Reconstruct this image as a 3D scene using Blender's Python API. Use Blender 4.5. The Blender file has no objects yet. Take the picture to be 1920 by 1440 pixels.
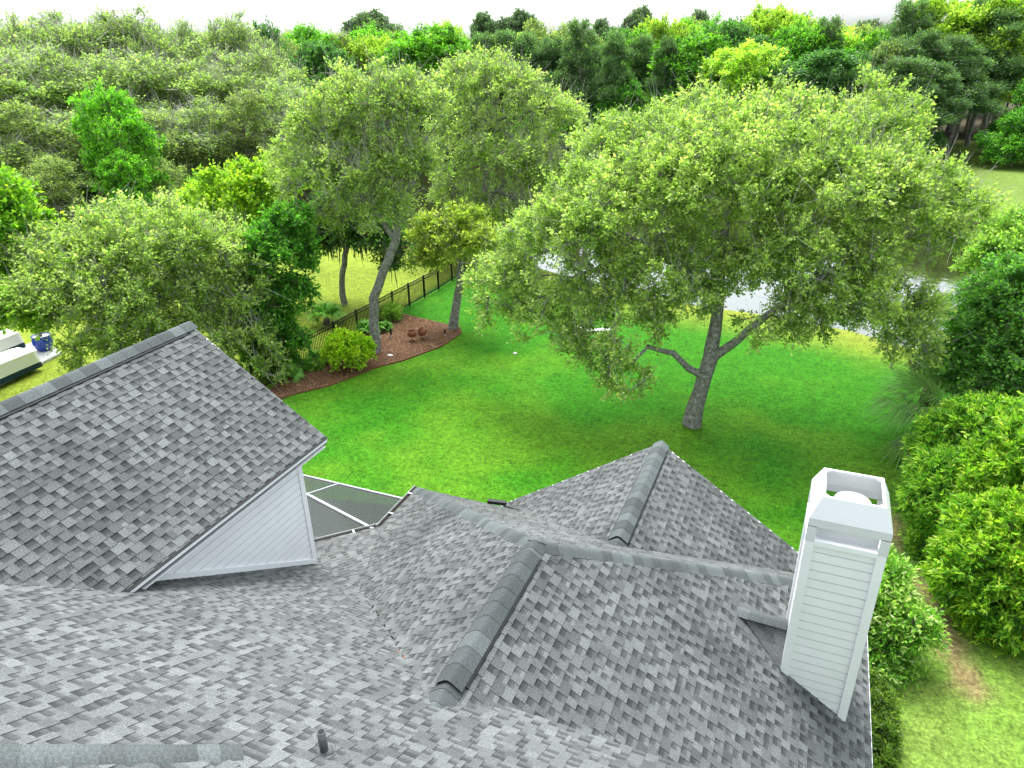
import bpy, math, random
import numpy as np
from mathutils import Matrix, Vector

random.seed(7)
RNG = np.random.default_rng(7)
scene = bpy.context.scene
COL = scene.collection

# ------------------------------------------------------------------ camera, sky, sun, exposure
H = 12.6                                   # drone height above the lawn
FPX = 1348.27                              # focal length in pixels of the 1920 px wide photograph
CF = np.array([-0.35433225, 0.83291888, -0.42508211])
CX = np.array([0.92329383, 0.38368046, -0.01782732])
CU = np.array([-0.14824699, 0.39879248, 0.90497922])
cam_data = bpy.data.cameras.new('camera')
cam_data.sensor_fit = 'HORIZONTAL'
cam_data.sensor_width = 36.0
cam_data.lens = FPX / 1920 * 36
cam_data.clip_start = 0.1
cam_data.clip_end = 4000
cam = bpy.data.objects.new('camera', cam_data)
COL.objects.link(cam)
cam.matrix_world = Matrix(((CX[0], CU[0], -CF[0], 0), (CX[1], CU[1], -CF[1], 0), (CX[2], CU[2], -CF[2], H), (0, 0, 0, 1)))
scene.camera = cam

SUN_EL = math.radians(62)
SUN_AZ = math.radians(-32)                 # from +Y towards -X
world = bpy.data.worlds.new('World')
scene.world = world
world.use_nodes = True
wn = world.node_tree
for n in list(wn.nodes):
    wn.nodes.remove(n)
sky = wn.nodes.new('ShaderNodeTexSky')
sky.sky_type = 'NISHITA'
sky.sun_disc = False
sky.sun_elevation = SUN_EL
sky.sun_rotation = SUN_AZ
sky.air_density = 1.0
sky.dust_density = 4.2
sky.ozone_density = 1.0
bg = wn.nodes.new('ShaderNodeBackground')
bg.inputs['Strength'].default_value = 0.15
wo = wn.nodes.new('ShaderNodeOutputWorld')
hs = wn.nodes.new('ShaderNodeHueSaturation')      # thin bright haze: the blue is washed out
hs.inputs['Saturation'].default_value = 0.22
wn.links.new(sky.outputs[0], hs.inputs['Color'])
tn = wn.nodes.new('ShaderNodeMix'); tn.data_type = 'RGBA'; tn.blend_type = 'MULTIPLY'; tn.inputs[0].default_value = 1.0
tn.inputs[7].default_value = (0.93, 1.0, 1.02, 1)
wn.links.new(hs.outputs[0], tn.inputs[6])
wn.links.new(tn.outputs[2], bg.inputs['Color'])
wn.links.new(bg.outputs[0], wo.inputs['Surface'])

sun_data = bpy.data.lights.new('sun', 'SUN')
sun_data.energy = 0.95
sun_data.angle = math.radians(26)
sun_data.color = (1.0, 0.975, 0.93)
sun = bpy.data.objects.new('sun', sun_data)
COL.objects.link(sun)
sd = Vector((math.sin(SUN_AZ) * math.cos(SUN_EL), math.cos(SUN_AZ) * math.cos(SUN_EL), math.sin(SUN_EL)))
sun.rotation_euler = sd.to_track_quat('Z', 'Y').to_euler()
sun.location = (0, 0, 60)

vs = scene.view_settings
vs.view_transform = 'Standard'
vs.look = 'None'
vs.gamma = 1.0
vs.exposure = 1.92
vs.use_curve_mapping = False
scene.cycles.max_bounces = 10
scene.cycles.diffuse_bounces = 6
scene.cycles.transmission_bounces = 6
scene.cycles.transparent_max_bounces = 8
scene.cycles.use_denoising = True

# ------------------------------------------------------------------ photo pixel helpers (direction only; distance comes from what a thing touches)
def ray(px, py):
    return CF * FPX + CX * (px - 960) - CU * (py - 720)
def G(px, py, z=0.0):                       # point on the ground
    r = ray(px, py); r = r * ((z - H) / r[2]); return np.array([r[0], r[1], z])
def AT(px, py, Y):                          # point on that line of sight at house-depth Y
    r = ray(px, py); r = r * (Y / r[1]); return np.array([r[0], r[1], r[2] + H])
def ATD(px, py, d):                         # point on that line of sight at horizontal distance d
    r = ray(px, py); r = r * (d / math.hypot(r[0], r[1])); return np.array([r[0], r[1], r[2] + H])
def PROJ(P):
    P = np.asarray(P, float) - np.array([0, 0, H])
    d = P @ CF
    return np.stack([960 + FPX * (P @ CX) / d, 720 - FPX * (P @ CU) / d], -1)
def MPP(Y, px=960, py=400):
    r = ray(px, py); return np.linalg.norm(r * (Y / r[1])) / np.linalg.norm(r) * 1.0 * np.linalg.norm(r) / FPX

# ------------------------------------------------------------------ value noise
def _h(ix, iy, seed):
    n = (ix * 374761393 + iy * 668265263 + seed * 974634777) & 0xFFFFFFFF
    n = ((n ^ (n >> 13)) * 1274126177) & 0xFFFFFFFF
    return ((n ^ (n >> 16)) & 0xFFFF) / 65535.0
def noise2(x, y, s=1.0, seed=0, octv=3):
    x = np.asarray(x, float) / s; y = np.asarray(y, float) / s
    tot = 0; amp = 1; nrm = 0
    for o in range(octv):
        ix = np.floor(x).astype(np.int64); iy = np.floor(y).astype(np.int64)
        fx = x - ix; fy = y - iy
        fx = fx * fx * (3 - 2 * fx); fy = fy * fy * (3 - 2 * fy)
        a = _h(ix, iy, seed + o); b = _h(ix + 1, iy, seed + o); c = _h(ix, iy + 1, seed + o); d = _h(ix + 1, iy + 1, seed + o)
        tot = tot + amp * ((a * (1 - fx) + b * fx) * (1 - fy) + (c * (1 - fx) + d * fx) * fy)
        nrm += amp; amp *= 0.5; x = x * 2; y = y * 2
    return tot / nrm

# ------------------------------------------------------------------ materials
MATS = {}
def new_mat(name):
    m = bpy.data.materials.new(name); m.use_nodes = True
    nt = m.node_tree
    b = nt.nodes['Principled BSDF']
    MATS[name] = m
    return m, nt, b
def N(nt, t, **kw):
    n = nt.nodes.new(t)
    for k, v in kw.items():
        setattr(n, k, v)
    return n
def mixcol(nt, typ, fac, a, b):
    n = N(nt, 'ShaderNodeMix', data_type='RGBA', blend_type=typ)
    for sock, v in ((n.inputs[0], fac), (n.inputs[6], a), (n.inputs[7], b)):
        if isinstance(v, (int, float)):
            sock.default_value = v
        elif isinstance(v, (tuple, list)):
            sock.default_value = (*v, 1) if len(v) == 3 else v
        else:
            nt.links.new(v, sock)
    return n.outputs[2]
def ramp(nt, inp, stops):
    r = N(nt, 'ShaderNodeValToRGB')
    while len(r.color_ramp.elements) < len(stops):
        r.color_ramp.elements.new(0.5)
    for e, (p, c) in zip(r.color_ramp.elements, stops):
        e.position = p
        e.color = (c, c, c, 1) if isinstance(c, (int, float)) else (*c, 1)
    nt.links.new(inp, r.inputs[0])
    return r.outputs[0]
def noise_node(nt, scale, detail=3, rough=0.55, coord='Object', dist=0.0):
    tc = N(nt, 'ShaderNodeTexCoord')
    n = N(nt, 'ShaderNodeTexNoise')
    n.inputs['Scale'].default_value = scale
    n.inputs['Detail'].default_value = detail
    n.inputs['Roughness'].default_value = rough
    n.inputs['Distortion'].default_value = dist
    nt.links.new(tc.outputs[coord], n.inputs['Vector'])
    return n.outputs[0]
def bump(nt, b, height, strength=0.3, dist=0.02):
    bn = N(nt, 'ShaderNodeBump')
    bn.inputs['Strength'].default_value = strength
    bn.inputs['Distance'].default_value = dist
    nt.links.new(height, bn.inputs['Height'])
    nt.links.new(bn.outputs[0], b.inputs['Normal'])
def spec(b, v):
    b.inputs['Specular IOR Level'].default_value = v

def plain(name, col, rough=0.6, sp=0.4, nscale=6, namp=0.12, metal=0.0, bstr=0.0):
    m, nt, b = new_mat(name)
    n = noise_node(nt, nscale, 4)
    f = ramp(nt, n, [(0.3, 1 - namp), (0.7, 1 + 0 * namp)])
    c = mixcol(nt, 'MULTIPLY', 1.0, col, f)
    nt.links.new(c, b.inputs['Base Color'])
    b.inputs['Roughness'].default_value = rough
    b.inputs['Metallic'].default_value = metal
    spec(b, sp)
    if bstr:
        bump(nt, b, noise_node(nt, nscale * 8, 3), bstr, 0.01)
    return m

# shingles: piece colour comes from an attribute, granules and dirt from noise
def shingle_mat(name, attr=True, tint=(1, 1, 1), lo=0.7, hi=1.25):
    m, nt, b = new_mat(name)
    gran = noise_node(nt, 60, 2, 0.7, 'Object')
    g = ramp(nt, gran, [(0.25, 0.55), (0.5, 0.95), (0.75, 1.55)])
    tc = N(nt, 'ShaderNodeTexCoord')
    geo = N(nt, 'ShaderNodeNewGeometry')
    dirt = N(nt, 'ShaderNodeTexNoise')
    dirt.inputs['Scale'].default_value = 0.45
    dirt.inputs['Detail'].default_value = 5
    dirt.inputs['Roughness'].default_value = 0.6
    nt.links.new(geo.outputs['Position'], dirt.inputs['Vector'])
    d = ramp(nt, dirt.outputs[0], [(0.32, 0.72), (0.52, 1.0), (0.75, 1.06)])
    if attr:
        a = N(nt, 'ShaderNodeAttribute', attribute_name='Col').outputs['Color']
    else:
        oi = N(nt, 'ShaderNodeObjectInfo')
        a = ramp(nt, oi.outputs['Random'], [(0.0, tuple(0.085 * lo * t for t in tint)), (0.5, tuple(0.100 * t for t in tint)), (1.0, tuple(0.115 * hi * t for t in tint))])
    c = mixcol(nt, 'MULTIPLY', 1.0, a, g)
    c = mixcol(nt, 'MULTIPLY', 1.0, c, d)
    nt.links.new(c, b.inputs['Base Color'])
    b.inputs['Roughness'].default_value = 0.92
    spec(b, 0.25)
    bump(nt, b, gran, 0.5, 0.004)
    return m
shingle_mat('shingle')
shingle_mat('cap_shingle', False, (0.74, 0.82, 0.82), 0.85, 1.25)
plain('deck', (0.08, 0.08, 0.08), 0.9, 0.2)
plain('black_vent', (0.012, 0.012, 0.012), 0.6, 0.3)
plain('white_paint', (0.80, 0.80, 0.81), 0.5, 0.35, 2.5, 0.06, 0, 0.03)
plain('white_metal', (0.62, 0.62, 0.63), 0.35, 0.5, 3, 0.04)
plain('trim_white', (0.80, 0.80, 0.81), 0.45, 0.4, 3, 0.05)
plain('flue_grey', (0.45, 0.43, 0.41), 0.5, 0.4, 9, 0.15)
plain('pipe_grey', (0.10, 0.105, 0.11), 0.55, 0.4, 20, 0.4)
plain('gutter_metal', (0.42, 0.42, 0.42), 0.5, 0.4, 6, 0.3)
plain('groove_shade', (0.42, 0.42, 0.43), 0.9, 0.1)  # grey backing puts the shade of the siding gaps into its colour
plain('cage_white', (0.34, 0.35, 0.36), 0.5, 0.3, 4, 0.15)
plain('gutter_dirt', (0.035, 0.028, 0.022), 0.95, 0.1, 30, 0.5)
plain('black_metal', (0.006, 0.006, 0.007), 0.6, 0.15, 8, 0.1)
plain('concrete', (0.55, 0.54, 0.52), 0.85, 0.2, 3, 0.2, 0, 0.1)
plain('terracotta', (0.23, 0.075, 0.035), 0.6, 0.35, 7, 0.4)
plain('blue_glaze', (0.012, 0.045, 0.33), 0.18, 0.6, 5, 0.15)
plain('white_gravel', (0.75, 0.74, 0.72), 0.8, 0.2, 40, 0.3)
plain('cover_cream', (0.74, 0.72, 0.66), 0.75, 0.2, 4, 0.1)
plain('cover_navy', (0.012, 0.035, 0.05), 0.7, 0.2, 4, 0.2)
plain('soil', (0.055, 0.038, 0.025), 0.95, 0.1, 8, 0.5, 0, 0.6)
plain('pool_deck', (0.09, 0.095, 0.10), 0.8, 0.3, 1.2, 0.4)
plain('stone', (0.45, 0.43, 0.40), 0.85, 0.2, 9, 0.3, 0, 0.2)
plain('pool_wall', (0.60, 0.58, 0.55), 0.8, 0.2)

m, nt, b = new_mat('pool_water')
b.inputs['Base Color'].default_value = (0.018, 0.040, 0.016, 1)
b.inputs['Roughness'].default_value = 0.12
bump(nt, b, noise_node(nt, 2.0, 2), 0.05, 0.05)

m, nt, b = new_mat('screen')                # insect screen: fine dark mesh, half see-through
b.inputs['Base Color'].default_value = (0.014, 0.018, 0.016, 1)
b.inputs['Roughness'].default_value = 0.7
b.inputs['Alpha'].default_value = 0.60

m, nt, b = new_mat('water')
b.inputs['Base Color'].default_value = (0.020, 0.022, 0.008, 1)
b.inputs['Roughness'].default_value = 0.04
b.inputs['IOR'].default_value = 1.6
spec(b, 0.9)
bump(nt, b, noise_node(nt, 1.3, 3, 0.5), 0.08, 0.05)

m, nt, b = new_mat('bark')
n1 = noise_node(nt, 9, 5, 0.7, 'Object', 0.6)
c = ramp(nt, n1, [(0.3, (0.06, 0.055, 0.045)), (0.5, (0.20, 0.19, 0.165)), (0.72, (0.40, 0.39, 0.36))])
nt.links.new(c, b.inputs['Base Color'])
b.inputs['Roughness'].default_value = 0.95
spec(b, 0.15)
bump(nt, b, n1, 0.8, 0.05)
m, nt, b = new_mat('bark_pine')
n1 = noise_node(nt, 3, 4, 0.7, 'Object', 0.4)
c = ramp(nt, n1, [(0.3, (0.12, 0.10, 0.085)), (0.7, (0.40, 0.36, 0.32))])
nt.links.new(c, b.inputs['Base Color'])
b.inputs['Roughness'].default_value = 0.95
plain('twig', (0.46, 0.45, 0.38), 0.9, 0.1, 3, 0.3)
plain('bark_pale', (0.33, 0.33, 0.27), 0.95, 0.1, 2, 0.3)
plain('moss', (0.16, 0.17, 0.13), 0.95, 0.05, 5, 0.4)
plain('palm_trunk', (0.13, 0.10, 0.075), 0.95, 0.1, 12, 0.5, 0, 0.5)

def leaf_mat(name, trans=0.4, var=0.18, gloss=0.35, warm=(1.08, 1.25, 0.60)):
    m, nt, b = new_mat(name)
    a = N(nt, 'ShaderNodeAttribute', attribute_name='Col').outputs['Color']
    oi = N(nt, 'ShaderNodeObjectInfo')
    r = ramp(nt, oi.outputs['Random'], [(0, 1 - var), (1, 1 + var)])
    c = mixcol(nt, 'MULTIPLY', 1.0, a, r)
    nt.links.new(c, b.inputs['Base Color'])
    b.inputs['Roughness'].default_value = 0.5
    spec(b, gloss)
    tr = N(nt, 'ShaderNodeBsdfTranslucent')
    c2 = mixcol(nt, 'MULTIPLY', 1.0, c, warm)
    nt.links.new(c2, tr.inputs['Color'])
    mx = N(nt, 'ShaderNodeMixShader')
    mx.inputs[0].default_value = trans
    out = nt.nodes['Material Output']
    nt.links.new(b.outputs[0], mx.inputs[1]); nt.links.new(tr.outputs[0], mx.inputs[2])
    nt.links.new(mx.outputs[0], out.inputs['Surface'])
    return m
leaf_mat('leaf', 0.55, 0.0)
leaf_mat('leaf_far', 0.5, 0.16)
leaf_mat('palm_leaf', 0.35, 0.15, 0.15)
leaf_mat('grass_blade', 0.35, 0.0, 0.2, (1.2, 1.2, 0.6))

m, nt, b = new_mat('ground')
a = N(nt, 'ShaderNodeAttribute', attribute_name='Col').outputs['Color']
n1 = noise_node(nt, 14, 4, 0.7)
c = mixcol(nt, 'MULTIPLY', 1.0, a, ramp(nt, n1, [(0.3, 0.35), (0.5, 0.85), (0.72, 1.35)]))
n2 = noise_node(nt, 1.6, 4, 0.6)
c = mixcol(nt, 'MULTIPLY', 1.0, c, ramp(nt, n2, [(0.3, 0.78), (0.7, 1.15)]))
n3 = noise_node(nt, 5.5, 3, 0.65)
c = mixcol(nt, 'MULTIPLY', 1.0, c, ramp(nt, n3, [(0.32, 0.62), (0.5, 0.95), (0.68, 1.25)]))
nt.links.new(c, b.inputs['Base Color'])
b.inputs['Roughness'].default_value = 0.95
spec(b, 0.1)
bump(nt, b, n1, 0.6, 0.04)

m, nt, b = new_mat('mulch')
n1 = noise_node(nt, 22, 4, 0.75, 'Object', 1.0)
c = ramp(nt, n1, [(0.28, (0.040, 0.018, 0.008)), (0.5, (0.14, 0.065, 0.030)), (0.75, (0.33, 0.20, 0.11))])
nt.links.new(c, b.inputs['Base Color'])
b.inputs['Roughness'].default_value = 0.95
spec(b, 0.1)
bump(nt, b, n1, 0.9, 0.05)
m, nt, b = new_mat('chip')
a = N(nt, 'ShaderNodeAttribute', attribute_name='Col').outputs['Color']
nt.links.new(a, b.inputs['Base Color'])
b.inputs['Roughness'].default_value = 0.9

# ------------------------------------------------------------------ object helpers
def tag(o, label=None, cat=None, group=None, kind=None):
    if label: o['label'] = label
    if cat: o['category'] = cat
    if group: o['group'] = group
    if kind: o['kind'] = kind
    return o
def obj(name, me, mat=None, parent=None, loc=None):
    o = bpy.data.objects.new(name, me)
    COL.objects.link(o)
    if parent is not None:
        o.parent = parent
    if loc is not None:
        o.location = loc
    if mat is not None and me is not None and len(me.materials) == 0:
        me.materials.append(MATS[mat])
    return o
def empty(name, loc=(0, 0, 0)):
    o = bpy.data.objects.new(name, None)
    o.empty_display_size = 0.2
    COL.objects.link(o)
    o.location = loc
    return o
def struct(name, me, mat):
    return tag(obj(name, me, mat), kind='structure')

def mesh_np(name, verts, faces, colors=None, smooth=False):
    """faces: (n,k) array, every face with k corners"""
    me = bpy.data.meshes.new(name)
    verts = np.asarray(verts, np.float32); faces = np.asarray(faces, np.int32)
    n, k = faces.shape
    me.vertices.add(len(verts)); me.vertices.foreach_set('co', verts.ravel())
    me.loops.add(n * k); me.loops.foreach_set('vertex_index', faces.ravel())
    me.polygons.add(n)
    me.polygons.foreach_set('loop_start', np.arange(0, n * k, k, dtype=np.int32))
    if smooth:
        me.polygons.foreach_set('use_smooth', np.ones(n, bool))
    me.update(calc_edges=True)
    if colors is not None:
        ca = me.color_attributes.new('Col', 'FLOAT_COLOR', 'POINT')
        c4 = np.ones((len(verts), 4), np.float32); c4[:, :3] = colors
        ca.data.foreach_set('color', c4.ravel())
    return me

class MB:
    """collects simple solids into one mesh"""
    def __init__(s): s.v = []; s.f = []; s.c = []
    def add(s, vs, fs, col=None):
        k = len(s.v)
        s.v += [tuple(map(float, p)) for p in vs]
        s.f += [tuple(i + k for i in f) for f in fs]
        if col is not None:
            s.c += [col] * len(vs)
    def box(s, x0, x1, y0, y1, z0, z1, col=None):
        s.add([(x0, y0, z0), (x1, y0, z0), (x1, y1, z0), (x0, y1, z0), (x0, y0, z1), (x1, y0, z1), (x1, y1, z1), (x0, y1, z1)],
              [(0, 3, 2, 1), (4, 5, 6, 7), (0, 1, 5, 4), (1, 2, 6, 5), (2, 3, 7, 6), (3, 0, 4, 7)], col)
    def bar(s, a, b, w, h, up=(0, 0, 1), col=None):
        a = np.asarray(a, float); b = np.asarray(b, float)
        d = b - a; d /= np.linalg.norm(d)
        u = np.asarray(up, float); sd = np.cross(d, u); n = np.linalg.norm(sd)
        if n < 1e-6:
            sd = np.cross(d, (1, 0, 0)); n = np.linalg.norm(sd)
        sd /= n; u = np.cross(sd, d)
        vs = []
        for p in (a, b):
            for q in ((-1, -1), (1, -1), (1, 1), (-1, 1)):
                vs.append(p + sd * q[0] * w / 2 + u * q[1] * h / 2)
        s.add(vs, [(0, 1, 2, 3), (7, 6, 5, 4), (0, 4, 5, 1), (1, 5, 6, 2), (2, 6, 7, 3), (3, 7, 4, 0)], col)
    def prism(s, poly_top, drop, col=None):
        """poly_top: list of 3-D points counter-clockwise from above; drop: vector to the bottom"""
        n = len(poly_top); d = np.asarray(drop, float)
        vs = [np.asarray(p, float) for p in poly_top] + [np.asarray(p, float) + d for p in poly_top]
        fs = [tuple(range(n)), tuple(range(2 * n - 1, n - 1, -1))]
        for i in range(n):
            j = (i + 1) % n
            fs.append((i, i + n, j + n, j))
        s.add(vs, fs, col)
    def lathe(s, prof, c=(0, 0, 0), seg=20, axis=None, cap=True):
        vs = []; fs = []
        for r, z in prof:
            for k in range(seg):
                a = 2 * math.pi * k / seg
                vs.append((r * math.cos(a), r * math.sin(a), z))
        for i in range(len(prof) - 1):
            for k in range(seg):
                k2 = (k + 1) % seg
                fs.append((i * seg + k, i * seg + k2, (i + 1) * seg + k2, (i + 1) * seg + k))
        if cap:
            fs.append(tuple(range(seg - 1, -1, -1)))
            fs.append(tuple(range((len(prof) - 1) * seg, len(prof) * seg)))
        if axis is not None:
            M = axis
            vs = [tuple(M @ Vector(v)) for v in vs]
        s.add([(v[0] + c[0], v[1] + c[1], v[2] + c[2]) for v in vs], fs)
    def tube(s, pts, rad, seg=8):
        pts = [np.asarray(p, float) for p in pts]
        vs = []; fs = []
        n = len(pts)
        for i, p in enumerate(pts):
            d = pts[min(i + 1, n - 1)] - pts[max(i - 1, 0)]; d /= np.linalg.norm(d)
            a = np.cross(d, (0.31, 0.83, 0.47)); a /= np.linalg.norm(a); b_ = np.cross(d, a)
            r = rad[i] if hasattr(rad, '__len__') else rad
            for k in range(seg):
                t = 2 * math.pi * k / seg
                vs.append(p + r * (math.cos(t) * a + math.sin(t) * b_))
        for i in range(n - 1):
            for k in range(seg):
                k2 = (k + 1) % seg
                fs.append((i * seg + k, i * seg + k2, (i + 1) * seg + k2, (i + 1) * seg + k))
        fs.append(tuple(range(seg - 1, -1, -1))); fs.append(tuple(range((n - 1) * seg, n * seg)))
        s.add(vs, fs)
    def mesh(s, name, smooth=False):
        me = bpy.data.meshes.new(name)
        me.from_pydata(s.v, [], s.f)
        if s.c:
            ca = me.color_attributes.new('Col', 'FLOAT_COLOR', 'POINT')
            c4 = np.ones((len(s.v), 4), np.float32); c4[:, :3] = np.array(s.c)
            ca.data.foreach_set('color', c4.ravel())
        if smooth:
            me.polygons.foreach_set('use_smooth', np.ones(len(me.polygons), bool))
        me.update()
        return me
    def build(s, name, mat, parent=None, smooth=False):
        return obj(name, s.mesh(name, smooth), mat, parent)

# ------------------------------------------------------------------ the ground, pond, mulch bed
def poly_sd(x, y, poly):
    """signed distance to a polygon, negative inside"""
    P = np.array(poly, float)
    d = np.full(x.shape, 1e9); ins = np.zeros(x.shape, bool)
    for i in range(len(P)):
        a = P[i]; b2 = P[(i + 1) % len(P)]
        e = b2 - a
        t = np.clip(((x - a[0]) * e[0] + (y - a[1]) * e[1]) / (e @ e), 0, 1)
        d = np.minimum(d, np.hypot(x - a[0] - t * e[0], y - a[1] - t * e[1]))
        c = (a[1] > y) != (b2[1] > y)
        with np.errstate(divide='ignore', invalid='ignore'):
            xi = (b2[0] - a[0]) * (y - a[1]) / (b2[1] - a[1] + 1e-12) + a[0]
        ins ^= c & (x < xi)
    return np.where(ins, -d, d)
def g2(px, py):
    p = G(px, py); return (p[0], p[1])
POND = [g2(*p) for p in ((560, 452), (740, 455), (905, 468), (1000, 493), (1240, 556), (1450, 584), (1600, 612), (1700, 640))] + [(9, 34), (14, 36), (19, 46)] + \
       [g2(*p) for p in ((1905, 408), (1820, 402), (1690, 385), (1500, 350), (1200, 315), (980, 300), (800, 297), (600, 312), (400, 345), (262, 366), (330, 412))]
MULCH = [g2(*p) for p in ((500, 762), (545, 742), (620, 724), (700, 692), (760, 676), (830, 650), (866, 625), (862, 613), (838, 609), (800, 600), (765, 592), (742, 586), (700, 612), (664, 634), (600, 667), (560, 694), (520, 722), (490, 742))]
PATH = [(1672, 960, 0.5), (1690, 1030, 0.75), (1735, 1110, 0.7), (1770, 1190, 0.75), (1800, 1250, 0.8), (1830, 1310, 0.6)]
def zone_col(x, y):
    x = np.asarray(x, float); y = np.asarray(y, float)
    n1 = noise2(x, y, 3.5, 11); n2 = noise2(x, y, 0.9, 5); n3 = noise2(x + 0.5 * y, y, 9.0, 21, 2)
    base = np.stack([0.036 + 0 * x, 0.175 + 0 * x, 0.006 + 0 * x], -1)
    yel = np.stack([0.105 + 0 * x, 0.235 + 0 * x, 0.012 + 0 * x], -1)
    t = np.clip((n1 * 0.6 + n3 * 0.4 - 0.47) * 5 + (n2 - 0.5) * 1.0, 0, 1) * 0.75
    c = base * (1 - t[..., None]) + yel * t[..., None]
    # worn yellowish side yard on the right
    side = np.clip((x - 2.1) / 0.6, 0, 1) * np.clip((18 - y) / 3.5, 0, 1)
    c = c * (1 - side[..., None] * 0.75) + (np.array([0.15, 0.26, 0.03]) * (1 - n2[..., None]) + np.array([0.23, 0.31, 0.07]) * n2[..., None]) * side[..., None] * 0.75
    side2 = np.clip((x - 1.2) / 1.5, 0, 1) * np.clip((26 - y) / 4, 0, 1) * np.clip((n2 - 0.3) * 2, 0, 1)
    c = c * (1 - side2[..., None] * 0.25) + np.array([0.15, 0.17, 0.03]) * side2[..., None] * 0.25
    # bare trodden track
    dmin = np.full(x.shape, 9.0)
    for i in range(len(PATH) - 1):
        a = np.array(g2(PATH[i][0], PATH[i][1])); b2 = np.array(g2(PATH[i + 1][0], PATH[i + 1][1]))
        e = b2 - a
        tt = np.clip(((x - a[0]) * e[0] + (y - a[1]) * e[1]) / (e @ e), 0, 1)
        w = (PATH[i][2] * (1 - tt) + PATH[i + 1][2] * tt) * 0.62
        dmin = np.minimum(dmin, np.hypot(x - a[0] - tt * e[0], y - a[1] - tt * e[1]) / w)
    m = np.clip(1.25 - dmin + (n2 - 0.5) * 3.2, 0, 1) * 0.85
    soil = np.array([0.24, 0.155, 0.085])
    c = c * (1 - m[..., None]) + soil * m[..., None]
    # neighbour's thinner, yellower lawn beyond the fence
    nb = np.clip((-19.7 - x) / 0.3, 0, 1)
    ncol = np.array([0.21, 0.27, 0.028]) * (0.75 + 0.5 * n1[..., None])
    c = c * (1 - nb[..., None]) + ncol * nb[..., None]
    # pond bank: sun-bleached grass
    sd_ = poly_sd(x, y, POND)
    bk = np.clip(1 - (sd_ - 1.0) / 4.0, 0, 1) * np.clip((y - 30) / 4, 0, 1)
    c = c * (1 - bk[..., None]) + np.array([0.22, 0.26, 0.03]) * bk[..., None]
    mud = np.clip(1 - (sd_ + 0.2) / 0.7, 0, 1)
    c = c * (1 - mud[..., None]) + np.array([0.05, 0.045, 0.025]) * mud[..., None]
    # far bank pasture and forest floor
    far = (sd_ > 0) & (y > 58)
    fb = far * np.clip((y - 56) / 6, 0, 1)
    fcol = np.array([0.15, 0.22, 0.04]) * (0.8 + 0.4 * n3[..., None])
    c = c * (1 - fb[..., None]) + fcol * fb[..., None]
    d = np.hypot(x, y)
    ff = np.clip((d - 112 + 25 * np.clip((x + 0.15 * y - 28) / 12, -1, 0) * 0 ) / 10, 0, 1) * (sd_ > 0)
    ff = np.maximum(ff, np.clip((-x - 0.55 * y - 22) / 6, 0, 1) * (sd_ > 0) * np.clip((y - 30) / 10, 0, 1))
    c = c * (1 - ff[..., None]) + np.array([0.075, 0.060, 0.035]) * ff[..., None]
    return c

def axis(lo, hi, dense_lo, dense_hi, fine, coarse):
    a = [lo]
    while a[-1] < hi:
        x = a[-1]
        dist = max(dense_lo - x, x - dense_hi, 0)
        a.append(x + min(coarse, fine + dist * 0.06))
    return np.array(a)
gx = axis(-900, 900, -24, 10, 0.3, 40)
gy = axis(-200, 1500, 4, 42, 0.3, 40)
XX, YY = np.meshgrid(gx, gy)
xf, yf = XX.ravel(), YY.ravel()
sdp = poly_sd(xf, yf, POND)
zf = -0.75 * np.clip((0.9 - sdp) / 1.8, 0, 1) ** 1.5
zf = zf + np.clip((yf - 75) / 60, 0, 1) * 0.0
nx, ny = len(gx), len(gy)
ii = np.arange(nx * ny).reshape(ny, nx)
faces = np.stack([ii[:-1, :-1].ravel(), ii[:-1, 1:].ravel(), ii[1:, 1:].ravel(), ii[1:, :-1].ravel()], -1)
ground = struct('ground', mesh_np('ground', np.stack([xf, yf, zf], -1), faces, zone_col(xf, yf), True), 'ground')

pm = MB()
wp = np.array(POND); wc = wp.mean(0)
wp = wp + (wp - wc) / np.linalg.norm(wp - wc, axis=1)[:, None] * 1.2
pm.add([(p[0], p[1], -0.30) for p in wp], [tuple(range(len(wp)))])
tag(pm.build('pond_water', 'water'), kind='structure')

mb = MB()
mb.prism([(p[0], p[1], 0.05) for p in MULCH], (0, 0, -0.1))
mulch_bed = tag(mb.build('mulch_bed', 'mulch'), kind='structure')
# loose bark chips, uncountable
nm = 9000
mn = np.array(MULCH).min(0); mxp = np.array(MULCH).max(0)
cx = RNG.uniform(mn[0], mxp[0], nm * 3); cy = RNG.uniform(mn[1], mxp[1], nm * 3)
k = poly_sd(cx, cy, MULCH) < -0.02
cx, cy = cx[k][:nm], cy[k][:nm]
nm = len(cx)
ang = RNG.uniform(0, 6.28, nm); L = RNG.uniform(0.03, 0.085, nm); W = L * RNG.uniform(0.25, 0.6, nm)
tilt = RNG.uniform(-0.5, 0.5, nm)
ax = np.stack([np.cos(ang) * L, np.sin(ang) * L, tilt * L], -1); bx = np.stack([-np.sin(ang) * W, np.cos(ang) * W, RNG.uniform(-.4, .4, nm) * W], -1)
p0 = np.stack([cx, cy, np.full(nm, 0.065)], -1)
v = np.stack([p0 - ax / 2 - bx / 2, p0 + ax / 2 - bx / 2, p0 + ax / 2 + bx / 2, p0 - ax / 2 + bx / 2], 1).reshape(-1, 3)
tone = RNG.uniform(0, 1, nm) ** 1.5
cc = np.array([0.07, 0.03, 0.016]) + tone[:, None] * np.array([0.26, 0.16, 0.10])
o = obj('mulch_chips', mesh_np('mulch_chips', v, np.arange(nm * 4).reshape(-1, 4), np.repeat(cc, 4, 0)), 'chip')
tag(o, 'loose brown bark chips spread over the planting bed', 'mulch', kind='stuff')

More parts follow.
